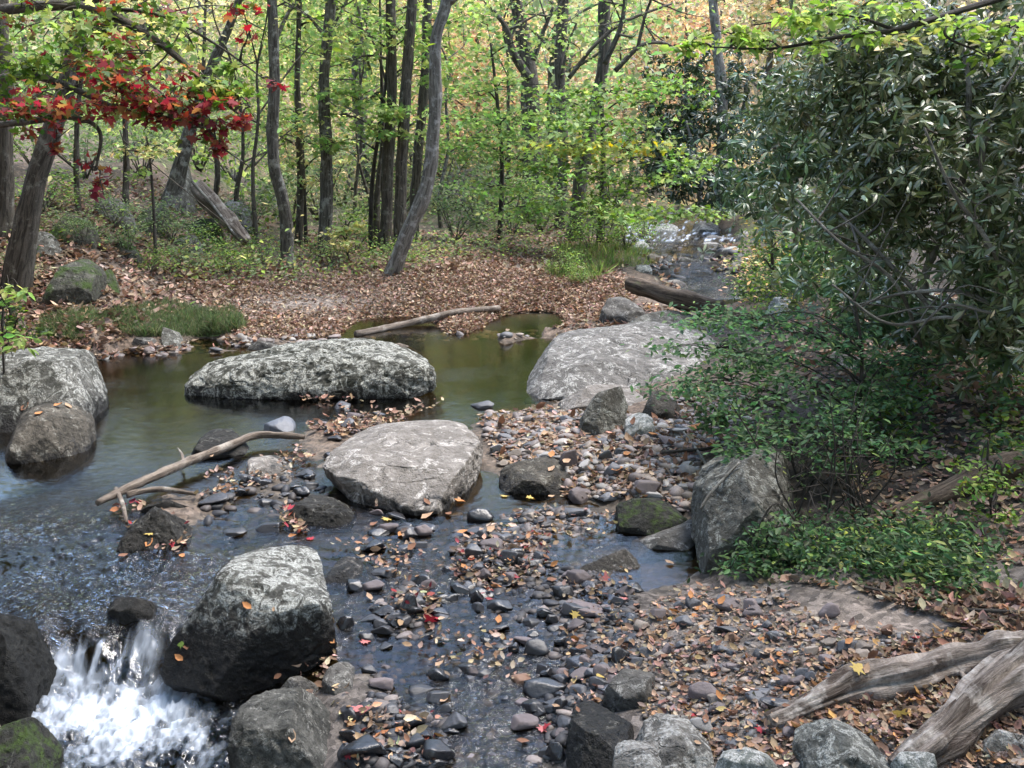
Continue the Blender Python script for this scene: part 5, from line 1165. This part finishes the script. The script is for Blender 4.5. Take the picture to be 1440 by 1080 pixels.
log('driftwood_log', 'thick bleached driftwood trunk in the corner, the nearer of two', [(1262,1090,None),(1310,1050,None),(1365,1000,None),(1420,955,None),(1490,910,None)], [50,66,74,82,86], B_DRIFT, rest=.4, seed=7, side=[([(1372,985,None),(1362,962,None),(1352,946,None)],[20,13,7]),([(1420,950,None),(1432,920,None)],[16,8])], lump=.26, groove=.55, n=200, seg=52)
log('fallen_log', 'long straight dead log with its near end at the pool shore', [(500,470,None),(560,458,None),(640,440,None),(702,433,None)], [9,10,11,8], B_OLD, seed=9, lump=.12, n=30, seg=10)
log('fallen_log', 'short dark decaying log with split end above the broad grey boulder', [(884,398,11.5),(930,412,11.2),(975,424,11.),(1015,434,10.8)], [18,24,26,20], B_ROT, seed=11, lump=.25, groove=.3)
log('fallen_branch', 'crooked bare branch lying from the stream across to the pool edge', [(137,707,None),(190,682,None),(258,652,None),(322,627,None),(362,612,None),(428,614,None)], [10,13,13,13,11,8], B_OLD, cat='branch', seed=13, n=50, seg=10, lump=.2, lift=.06,
    side=[([(258,652,None),(256,640,None),(250,630,None)],[6,5,2]),([(163,688,None),(172,708,None),(178,735,None)],[8,7,5])])
log('fallen_branch', 'short dead stick beside the crooked bare branch', [(178,696,None),(220,688,None),(275,694,None)], [10,9,6], B_OLD, cat='branch', seed=14, n=20, seg=8, lift=.05)
log('fallen_log', 'rotting mossy log in the shade of the right bank, lower of the pair', [(1215,745,5.0),(1290,712,5.15),(1370,672,5.3),(1460,640,5.5)], [24,34,38,36], B_ROT, seed=16, lump=.3, groove=.3)
log('fallen_log', 'thin rotting log above the mossy log on the right bank', [(1235,678,5.5),(1290,670,5.55),(1340,664,5.6)], [16,18,14], B_ROT, seed=17, lump=.25, groove=.2)
log('fallen_log', 'rotten split trunk sloping down the left bank beside the upright boulder', [(278,262,15.0),(300,288,14.8),(322,312,14.6),(346,340,14.4)], [22,26,22,12], B_OLD, seed=18, lump=.3, groove=.4)
log('fallen_branch', 'thin broken stick leaning on the upright boulder beside the rotten trunk', [(270,255,14.7),(300,290,14.5),(330,330,14.3)], [4,4,3], B_PALE, cat='branch', seed=19, n=14, seg=6)
log('fallen_branch', 'long thin dark stick along the top of the bare earth patch', [(1215,825,None),(1270,838,None),(1340,855,None),(1445,862,None)], [5,6,7,6], B_TWIG, cat='branch', seed=20, n=30, seg=7, lift=.02)
log('fallen_branch', 'thin grey twig among stones beside the leaning boulder', [(930,636,None),(985,632,None),(1040,622,None)], [5,5,4], B_TWIG, cat='branch', seed=21, n=16, seg=6, lift=.03)
log('fallen_branch', 'pale twig lying on the ridge of the leaning boulder', [(985,716,5.0),(1002,690,5.05),(1040,650,5.15)], [5,5,4], B_PALE, cat='branch', seed=22, n=16, seg=6)
log('fallen_branch', 'short dead twig on the gravel bar behind the white rock', [(955,600,None),(985,640,None),(1000,668,None)], [4,5,3], B_PALE, cat='branch', seed=23, n=14, seg=6, lift=.03)

# ---------------------------------------------------------------- ground plants
def patch(name, label, poly, n, leaf, pal, hgt, tmpl=L_OVAL, tilt=.6, clump=8, mat=None, w=None, gap=-.25, gs=1.6):
    uv = sample(poly, n // clump); g = hit(uv[:, 0], uv[:, 1]); g = g[fbm(g * np.array([gs, gs, 0]) * 8 / np.maximum(g[:, 1:2], 4), 3, 77) > gap]
    c = np.repeat(g, clump, 0); m_ = len(c); s = np.repeat(g[:, 1:2] / 8., clump, 0) ** .5
    pos = c + RNG.normal(0, 1, (m_, 3)) * np.array([.11, .11, 0]) * s; pos[:, 2] = ground(pos[:, 0], pos[:, 1]) + RNG.uniform(.02, 1, m_) ** 1.3 * hgt
    nr = np.array([0, 0, 1.]) + RNG.normal(0, tilt, (m_, 3)); d = RNG.normal(0, 1, (m_, 3)); d[:, 2] *= .3
    me = leaf_mesh(name, pos, nr, d, RNG.uniform(.6, 1.3, m_) * leaf, pick(pal, m_, w), tmpl, mat or M_LEAF)
    tag(link(name, me), label, None, kind='stuff')
def grass(name, label, poly, n, lo, hi, pal):
    uv = sample(poly, n); g = hit(uv[:, 0], uv[:, 1]); q_ = fbm(g * np.array([2.6, 2.6, 0]), 3, 78); g = g[q_ > -.38]; q_ = q_[q_ > -.38]; m_ = len(g)
    d = np.array([0, 0, 1.]) + RNG.normal(0, .5, (m_, 3)); nr = RNG.normal(0, 1, (m_, 3)); nr[:, 2] *= .2
    me = leaf_mesh(name, g, nr, d, RNG.uniform(lo, hi, m_) * (.65 + 1.5 * np.clip(q_, 0, .5)), pick(pal, m_), L_BLADE, M_LEAF)
    tag(link(name, me), label, None, kind='stuff')
grass('grass', 'tufts of long green grass on the left shore of the pool', [(50,470),(60,445),(150,440),(230,425),(330,432),(345,462),(300,474),(200,474),(150,470),(100,482)], 16000, .05, .15, [(.09,.135,.05),(.12,.165,.07),(.07,.10,.04),(.17,.17,.09)])
grass('grass', 'fresh grass on the bank corner above the log', [(760,395),(790,345),(850,340),(915,355),(925,372),(860,378),(830,402)], 4200, .08, .22, [(.11,.17,.05),(.15,.21,.06),(.09,.13,.04),(.2,.2,.08)])
patch('undergrowth', 'mixed low green plants along the edge of the clearing', [(250,395),(260,360),(340,340),(470,340),(580,345),(700,335),(760,330),(780,360),(650,370),(560,385),(480,392),(380,400)], 5200, .065, [(.17,.22,.11),(.13,.18,.08),(.22,.26,.14)] + YELG + BROWNL[:2], .30)
patch('undergrowth', 'patchy leafy plants on the left bank', [(-20,480),(-20,300),(60,260),(200,250),(340,290),(360,350),(250,385),(165,350),(60,345),(20,400),(0,470)], 2600, .06, GREEN + DKG + YELG + BROWNL[:2], .20)
patch('undergrowth', 'thin leafy plants on the slope outside the left bank', [(-500,420),(-500,120),(-20,180),(-20,330)], 4000, .08, GREEN + DKG + YELG, .4)
patch('undergrowth', 'hazy brush of weeds beyond the clearing', [(380,330),(380,240),(600,230),(860,240),(880,310),(760,330),(600,330),(480,340)], 9000, .11, [(.17,.21,.09),(.22,.24,.12),(.28,.27,.15),(.14,.19,.07)], .9, tilt=.8)
patch('ground_cover', 'dark green leafy ground plants on the right bank below the dead log', [(1020,800),(1040,745),(1120,740),(1200,752),(1300,740),(1440,770),(1440,850),(1330,835),(1230,815),(1120,815)], 5200, .036, SHRUB[:3] + DKG + YELG[:1], .13, tilt=.8, clump=6, gap=-.05, gs=5.)
patch('ground_cover', 'narrow leaved green plants scattered over the foot of the right bank', [(1040,810),(1090,770),(1250,760),(1440,760),(1440,850),(1330,840),(1230,820),(1120,822)], 2200, .062, SHRUB + DKG + YELG[:1], .16, tmpl=L_LONG, tilt=.9, clump=7, gap=.12, gs=5.)
patch('ground_cover', 'small green plants and brown leaves on the slope under the rhododendron', [(1150,590),(1250,520),(1440,520),(1440,700),(1330,660),(1230,650)], 3600, .05, SHRUB + GREEN, .14)
patch('ground_cover', 'low plants around the rocks of the far rapids', [(1040,420),(1050,350),(1110,360),(1190,420),(1180,350),(1120,450)], 4200, .065, GREEN + DKG + YELG[:1] + ORA[:1], .35, gap=-.6)
spray_tree('bush', 'small bright green leafy bush on the mossy log at the right bank', [(1395,745,4.95),(1392,690,4.95),(1388,650,4.95)], [4,3,2], [(1380,650,4.9,40,20,80),(1410,680,4.9,36,20,80),(1370,695,4.85,36,20,70),(1400,720,4.8,40,16,70)], GREEN + PALEG, leaf=.038, tmpl=L_OVAL, tilt=.7, cat='bush')
spray_tree('bush', 'dark leafy bush hugging the foot of the leaning boulder', [(1070,812,4.75),(1066,780,4.75),(1060,750,4.75)], [4,3,2], [(1050,770,4.7,40,20,130),(1090,760,4.7,40,22,140),(1130,770,4.7,40,18,110),(1065,795,4.65,40,14,110),(1110,790,4.65,45,14,110),(1120,735,4.8,40,14,80)], SHRUB, leaf=.042, tmpl=L_OVAL, tilt=.6, cat='bush')
spray_tree('sapling', 'seedling with a few light green leaves at the left edge', [(-8,500,7.6),(4,440,7.6),(18,400,7.6)], [4,3,2], [(14,408,7.5,14,8,8),(6,425,7.5,14,8,8),(30,412,7.5,10,6,5),(10,470,7.4,20,20,20),(15,490,7.4,25,12,24)], PALEG + YELG, leaf=.09, tmpl=L_OVAL, tilt=.7, cat='sapling')
spray_tree('bush', 'leafy dark bush on the bank left of the pool', [(20,470,9.6),(15,440,9.6),(10,415,9.6)], [4,3,2], [(10,450,9.5,35,14,110),(40,465,9.4,30,12,80),(0,430,9.6,25,14,60)], DKG + GREEN, leaf=.06, tmpl=L_OVAL, tilt=.7, cat='bush')

def brush(name, label, n, spec):
    PO, CO = [], []
    for u0, u1, Y0, Y1, f, pal in spec:
        m_ = int(n * f); Yd = np.exp(RNG.uniform(math.log(Y0), math.log(Y1), m_)); u = RNG.uniform(u0, u1, m_); X = (u - 720) / FPX * Yd
        k = fbm(np.c_[X * .35, Yd * .35, np.zeros(m_)], 3, 91); s_ = k > -.15; X, Yd = X[s_], Yd[s_]; kb = fbm(np.c_[X * .16, Yd * .10, np.zeros(len(X))], 2, 95)
        z = ground(X, Yd) + RNG.random(len(X)) ** 1.5 * (1.2 + 2.5 * np.clip(k[s_], 0, 1)); PO.append(np.c_[X, Yd, z]); pi = np.clip(((kb * 1.1 + .5) * len(pal)).astype(int) + RNG.integers(-1, 2, len(X)), 0, len(pal) - 1); CO.append(np.array(pal, float)[pi] * np.exp(RNG.normal(0, .3, (len(X), 1))))
    pos = np.concatenate(PO); m_ = len(pos); nr = np.array([0, 0, 1.]) + RNG.normal(0, .9, (m_, 3)); d = RNG.normal(0, 1, (m_, 3))
    tag(link(name, leaf_mesh(name, pos, nr, d, RNG.uniform(.1, .24, m_) * (pos[:, 1] / 40) ** .5, np.concatenate(CO), L_DIA, M_LEAF)), label, None, kind='stuff')
brush('hillside_brush', 'mixed yellow, orange and green undergrowth covering the far hillside', 60000, [(-250, 420, 17, 60, .30, PALEG + YELG + GREEN), (-250, 500, 30, 90, .12, YEL + ORA), (380, 720, 26, 90, .22, YEL + ORA + PALEG + [(.3,.27,.22)] * 3), (640, 1050, 26, 95, .26, YEL + ORA + ORA + YELG), (950, 1700, 24, 70, .16, ORA + YEL + DKG + [(.2,.15,.1)] * 3)])

# ---------------------------------------------------------------- fallen leaves
def litter(name, label, specs):
    PO, SI, CO = [], [], []
    for poly, n, size, pal, wts in specs:
        uv = sample(poly, n); bare = np.exp(-((uv[:, 0] - 440) / 130) ** 2 - ((uv[:, 1] - 427) / 18) ** 2); uv = uv[RNG.random(len(uv)) > bare * .85]; g = hit(uv[:, 0], uv[:, 1]); dz = water(g[:, 0], g[:, 1]) - g[:, 2]
        if size < 0: size = -size; g[:, 2] += np.maximum(dz, 0) + RNG.uniform(0, .03, len(g))
        else: g = g[dz < .02]
        PO.append(g + np.c_[np.zeros((len(g), 2)), RNG.uniform(.004, .022, len(g))]); SI.append(np.clip(np.exp(RNG.normal(-.12, .38, len(g))), .35, 1.45) * size); CO.append(pick(pal, len(g), wts, .24))
    pos = np.concatenate(PO); n = len(pos)
    nr = np.array([0, 0, 1.]) + RNG.normal(0, .38, (n, 3)); d = RNG.normal(0, 1, (n, 3)); d[:, 2] = 0
    me = leaf_mesh(name, pos, nr, d, np.concatenate(SI), np.concatenate(CO), L_CURL, M_DRY); tag(link(name, me), label, None, kind='stuff')
LW = [4, 4, 3, 3, 3, 3, 2]
Z_BEACH = [(250,400),(350,395),(560,385),(700,360),(800,380),(880,385),(905,410),(870,440),(790,462),(640,472),(400,478),(340,478),(300,440)]
litter('fallen_leaves', 'carpet of dry brown leaves on the far shore, the gravel and the banks', [
    (Z_BEACH, 34000, .046, BROWNL, LW), ([(560,385),(700,350),(860,360),(890,420),(760,465),(640,468)], 20000, .048, BROWNL, LW),
    ([(-20,500),(-20,300),(60,260),(200,250),(380,280),(380,400),(250,440),(140,495)], 8000, .08, BROWNL, LW),
    ([(380,390),(400,330),(860,320),(880,380)], 5000, .09, BROWNL, LW),
    (Z_BAR, 3200, .045, BROWNL, LW), (Z_SHOB, 3000, .032, BROWNL + [(.42,.26,.13)], LW + [2]), ([(1180,930),(1440,860),(1440,1080),(1080,1080),(1100,1000)], 1800, .04, BROWNL + [(.45,.25,.10)], LW + [3]),
    ([(1030,820),(1440,830),(1440,900),(1340,880),(1180,820)], 900, .05, BROWNL, LW),
    ([(1150,600),(1440,560),(1440,800),(1200,760)], 1100, .05, BROWNL, LW), ([(1040,440),(1300,400),(1440,470),(1440,600),(1150,560)], 1500, .07, BROWNL, LW),
    (Z_ISL, 260, .045, BROWNL, LW), ([(930,540),(1070,540),(1080,640),(950,640)], 500, .055, BROWNL, LW), ([(770,440),(850,430),(900,470),(780,480)], 400, .065, BROWNL, LW), ([(-500,520),(-500,150),(-20,200),(-20,500)], 7000, .085, BROWNL, LW), ([(900,345),(1040,335),(1060,400),(930,410)], 700, .09, BROWNL, LW), ([(840,420),(1000,440),(1000,470),(860,470)], 500, .08, BROWNL + ORA, LW + [1] * 4),
    ([(420,600),(470,578),(560,588),(640,580),(560,600),(470,618)], 420, -.05, BROWNL, LW), ([(270,702),(340,665),(420,630),(450,650),(330,700)], 220, -.045, BROWNL, LW), ([(165,790),(170,730),(215,715),(270,740),(265,795)], 110, -.045, BROWNL + RED, LW + [1] * 5), ([(545,880),(560,835),(600,832),(625,860),(600,885)], 120, -.042, BROWNL + RED, LW + [1] * 5), ([(510,700),(540,690),(560,710),(530,732)], 60, -.05, BROWNL, LW), ([(385,740),(400,760),(440,770),(400,715)], 60, -.045, BROWNL + RED, LW + [1] * 5), ([(480,1000),(620,1010),(620,1078),(480,1078)], 130, -.04, BROWNL + RED + ORA, LW + [1] * 9), ([(400,950),(470,900),(500,990),(450,1000)], 70, -.04, BROWNL + ORA, LW + [1] * 4), ([(790,820),(890,815),(900,990),(800,1000)], 300, -.036, BROWNL + ORA[:1], LW + [1]), ([(700,725),(780,715),(890,730),(880,765),(790,775),(720,760)], 130, -.04, BROWNL, LW), ([(560,900),(680,880),(760,960),(640,1000)], 110, -.036, BROWNL, LW), ([(470,780),(560,760),(640,800),(560,830)], 90, -.036, BROWNL, LW), ([(640,770),(760,745),(780,800),(700,860),(640,830)], 190, -.038, BROWNL + RED, LW + [1] * 5), ([(130,500),(350,470),(360,484),(150,512)], 500, .07, BROWNL, LW)])
# leaves that stand out one by one: on boulders, in the riffle, on the gravel
LEAFME = {}
LCOL = {'crimson': (.30,.03,.04), 'pink': (.42,.15,.14), 'yellow': (.45,.33,.10), 'orange brown': (.40,.18,.07), 'tan': (.38,.25,.16), 'brown': (.20,.10,.06), 'green': (.16,.24,.05)}
for c, v in LCOL.items(): LEAFME[c] = leaf_mesh('fallen_leaf', np.zeros((1, 3)), np.array([[0, 0, 1.]]), np.array([[1., 0, 0]]), [1.], np.array([v]), L_CURL if c in ('brown', 'tan', 'orange brown') else L_MAPLE, M_DRY)
LG = 'single fallen leaves that stand out in the stream and on rocks'
bpy.context.view_layer.update()
DG = bpy.context.evaluated_depsgraph_get()
from mathutils import Vector
def top_hit(u, v):
    x, f, z = ray(u, v); d = Vector((float(x), float(f), float(z))).normalized()
    org = Vector((0, 0, CAMZ)) + d * 1.8
    ok_, loc, nrm, _, ob, _ = SC.ray_cast(DG, org, d)
    return (np.array(loc), np.array(nrm), ob) if ok_ else None
def one_leaf(u, v, w, c):
    h = top_hit(u, v)
    if h is None: return
    loc, nrm, ob = h; s = w * loc[1] / FPX
    o = link('fallen_leaf', LEAFME[c]); o.scale = (s, s, s)
    qn = (Vector(nrm) * .6 + Vector((0, 0, .5))).normalized(); o.location = Vector(loc) + qn * (.006 + .02 * s)
    rot = qn.to_track_quat('Z', 'Y').to_euler(); o.rotation_euler = rot; o.rotation_euler.rotate_axis('Z', RNG.uniform(0, 6.28))
    tag(o, unique(f'{c} leaf', u, v, LG), 'leaf', LG)
for a in [(354,857,18,'orange brown'),(385,861,8,'tan'),(264,915,20,'brown'),(260,906,14,'green'),(258,930,18,'orange brown'),(410,1046,22,'tan'),(403,712,18,'crimson'),(608,878,22,'crimson'),(618,872,16,'crimson'),(598,868,18,'brown'),(700,878,20,'orange brown'),(706,892,20,'orange brown'),(757,1029,24,'pink'),(765,1026,16,'crimson'),(745,1044,22,'brown'),(508,906,18,'pink'),(500,1003,24,'pink'),(514,998,18,'pink'),(522,1012,16,'tan'),(485,1066,18,'crimson'),(488,1024,22,'orange brown'),(502,1062,26,'orange brown'),(730,818,16,'yellow'),(690,824,20,'orange brown'),(809,860,16,'yellow'),(816,896,22,'orange brown'),(850,817,16,'pink'),(838,950,16,'yellow'),(655,707,18,'orange brown'),(648,704,14,'tan'),(740,765,14,'crimson'),(718,790,14,'orange brown'),(760,763,12,'crimson'),(948,795,16,'tan'),(540,733,18,'yellow'),(560,755,16,'orange brown'),(630,983,18,'tan'),(470,905,18,'orange brown'),(395,948,16,'brown'),(1065,1030,22,'crimson'),(1003,1040,18,'pink'),(975,1005,18,'crimson'),(1160,938,20,'orange brown'),(1200,945,26,'yellow'),(1215,948,20,'tan'),(1265,918,18,'tan'),(1290,900,14,'crimson'),(1045,920,14,'orange brown'),(1275,1010,26,'yellow'),(1290,1002,24,'tan'),(1250,1020,22,'orange brown'),(1110,1052,22,'orange brown'),(960,988,18,'orange brown'),(940,870,12,'yellow'),(880,845,14,'pink'),(845,690,14,'tan'),(780,698,16,'tan'),(708,700,14,'yellow'),(740,700,14,'yellow'),(300,640,14,'tan'),(205,770,18,'orange brown'),(240,770,16,'crimson'),(180,780,20,'brown'),(255,780,16,'orange brown'),(215,752,14,'yellow'),(60,580,16,'orange brown'),(30,578,16,'brown'),(100,575,14,'tan'),(75,572,14,'orange brown'),(575,1045,16,'brown'),(555,1030,16,'orange brown'),(440,760,14,'crimson'),(405,755,14,'orange brown'),(520,740,14,'brown')]: one_leaf(*a)
for u, v in np.concatenate([sample(Z_SHO, 60), sample([(1000,940),(1120,960),(1060,1060),(980,1060)], 14), sample(Z_RIF, 24), sample(Z_BAR, 30)]):
    one_leaf(u, v, RNG.uniform(12, 22), str(RNG.choice(['orange brown','tan','brown','tan','brown','orange brown','brown','tan'])))

# trees added beside and behind the viewpoint to block sky light and shade the foreground
def shade_tree_proto():
    r = np.random.default_rng(77); root = bpy.data.objects.new('tree', None); COL.objects.link(root); cen = []
    L = Limbs(); L.add([(0,0,-.4),(.1,.05,4),(.3,-.1,9)], [.22,.16,.05], seg=10, n=20, seed=3, flare=.4); link('trunk', L.mesh('trunk', B_DARK), root)
    for k in range(16):
        z = 3.6 + 5.6 * k / 16; az = k * 2.4; ln = r.uniform(2.2, 3.8) * (1.1 - .5 * k / 16); a = np.array([.2, 0, z]); e = a + np.array([math.cos(az) * ln, math.sin(az) * ln, r.uniform(.2, 1.4)])
        L = Limbs(); L.add([a, (a + e) / 2 + r.normal(0, .15, 3), e], [.06, .035, .01], seg=6, n=9, seed=k); link('branch', L.mesh('branch', B_DARK), root); cen += [e, a * .35 + e * .65, a * .65 + e * .35]
    pos, nr, d = cloud(np.array(cen), np.array([.75,.75,.4]), 190, .5)
    link('crown', leaf_mesh('crown', pos, nr, d, r.uniform(.7, 1.3, len(pos)) * .26, pick(GREEN + YELG, len(pos)), L_OVAL, M_LEAF), root); return root
cp = shade_tree_proto()
for i, (x, y, lab) in enumerate([(-6.5,-1.5,'tall added shade tree beside the viewpoint above the cascade'),(7.5,-.5,'tall added shade tree beside the viewpoint above the driftwood'),(-3.5,-6,'tall added shade tree behind the viewpoint on the cascade side'),(4,-6.5,'tall added shade tree behind the viewpoint on the gravel side'),(.3,-11,'tall added shade tree farthest behind the viewpoint over the stream'),(-9.5,4,'tall added shade tree on the bank outside the pool boulders'),(11.5,3.5,'tall added shade tree on the bank beyond the rotting logs'),(-9.5,11.5,'added sky-blocking tree at the top of the left bank past the mossy trunk'),(-4.8,1.6,'tall added shade tree leaning over the black boulder at the cascade'),(5.2,1.8,'tall added shade tree rising just past the thick driftwood')]):
    o = cp if i == 0 else copy_tree(cp); o.location = (x, y, float(ground(x, max(y, 1.5)))); o.rotation_euler = (0, 0, i * 1.3); tag(o, lab, 'tree', 'added shade trees around the viewpoint')

# ---------------------------------------------------------------- light, sky, camera
SUN_EL, SUN_AZ = math.radians(66), math.radians(62)      # azimuth measured from +Y (away from the camera) towards +X
w = bpy.data.worlds.new('World'); SC.world = w; w.use_nodes = True
nt = w.node_tree; nt.nodes.clear()
sky = nt.nodes.new('ShaderNodeTexSky'); sky.sky_type = 'NISHITA'; sky.sun_disc = False; sky.sun_elevation = SUN_EL; sky.sun_rotation = SUN_AZ
sky.air_density = 1.2; sky.dust_density = 1.5; sky.ozone_density = 1.0
bg = nt.nodes.new('ShaderNodeBackground'); bg.inputs['Strength'].default_value = SKY_STR
o = nt.nodes.new('ShaderNodeOutputWorld'); nt.links.new(sky.outputs[0], bg.inputs[0]); nt.links.new(bg.outputs[0], o.inputs[0])
ld = bpy.data.lights.new('sun', 'SUN'); ld.energy = SUN_STR; ld.angle = math.radians(25); ld.color = (1, .95, .87)
lo = bpy.data.objects.new('sun', ld); COL.objects.link(lo)
dv = Vector((math.sin(SUN_AZ) * math.cos(SUN_EL), math.cos(SUN_AZ) * math.cos(SUN_EL), math.sin(SUN_EL)))
lo.rotation_euler = dv.to_track_quat('Z', 'Y').to_euler(); lo.location = dv * 60
cd = bpy.data.cameras.new('camera'); cam = bpy.data.objects.new('camera', cd); COL.objects.link(cam)
cd.sensor_width = 36; cd.lens = FPX / W0 * 36; cd.clip_start = .05; cd.clip_end = 1000
cam.location = (0, 0, CAMZ); cam.rotation_euler = (math.radians(90) - PITCH, 0, 0); SC.camera = cam
SC.view_settings.view_transform = 'Standard'; SC.view_settings.look = 'None'; SC.view_settings.gamma = 1; SC.view_settings.use_curve_mapping = False
SC.view_settings.exposure = EXPO
SC.cycles.max_bounces = 6; SC.cycles.transparent_max_bounces = 10; SC.cycles.use_denoising = True

if HAZE > 0:
    hv = [(x, y, z) for x in (-660, 660) for y in (-6, 250) for z in (-2.2, 85)]
    me = bpy.data.meshes.new('haze'); me.from_pydata(hv, [], [(0, 1, 3, 2), (4, 6, 7, 5), (0, 4, 5, 1), (2, 3, 7, 6), (0, 2, 6, 4), (1, 5, 7, 3)]); me.update()
    m, nt, n, l = newmat('haze'); pv = N(nt, 'ShaderNodeVolumePrincipled'); pv.inputs['Density'].default_value = HAZE; pv.inputs['Color'].default_value = (.9, .92, .95, 1)
    ou = N(nt, 'ShaderNodeOutputMaterial'); l.new(pv.outputs[0], ou.inputs['Volume']); me.materials.append(m)
    tag(link('haze', me), 'thin pale air between the trees', None, kind='stuff')

# dark tangle of dead stems under the shrub
rt = np.random.default_rng(12); b0 = hit1(1165, 735); root = thing('dead_shrub', tuple(b0), 'dead leafless brush of dark stems in the hollow behind the leaning boulder', 'shrub')
for k in range(20):
    a = hit1(rt.uniform(1105, 1235), rt.uniform(700, 745)); h_ = rt.uniform(.25, .7); e = a + np.array([rt.normal(0, .22), rt.normal(0, .15), h_])
    L = Limbs(); L.add([a - [0, 0, .03], (a + e) / 2 + rt.normal(0, .05, 3), e], [rt.uniform(.004, .009), .002], seg=5, n=9)
    for j in range(2):
        s_ = a * .4 + e * .6; f = s_ + rt.normal(0, .14, 3) + [0, 0, .06]; L.add([s_, f], [.004, .0015], seg=4, n=4)
    me = L.mesh('stem', B_TWIG); co = np.empty(len(me.vertices) * 3, np.float32); me.vertices.foreach_get('co', co)
    me.vertices.foreach_set('co', (co.reshape(-1, 3) - b0).astype(np.float32).ravel()); me.update(); link('stem', me, root)
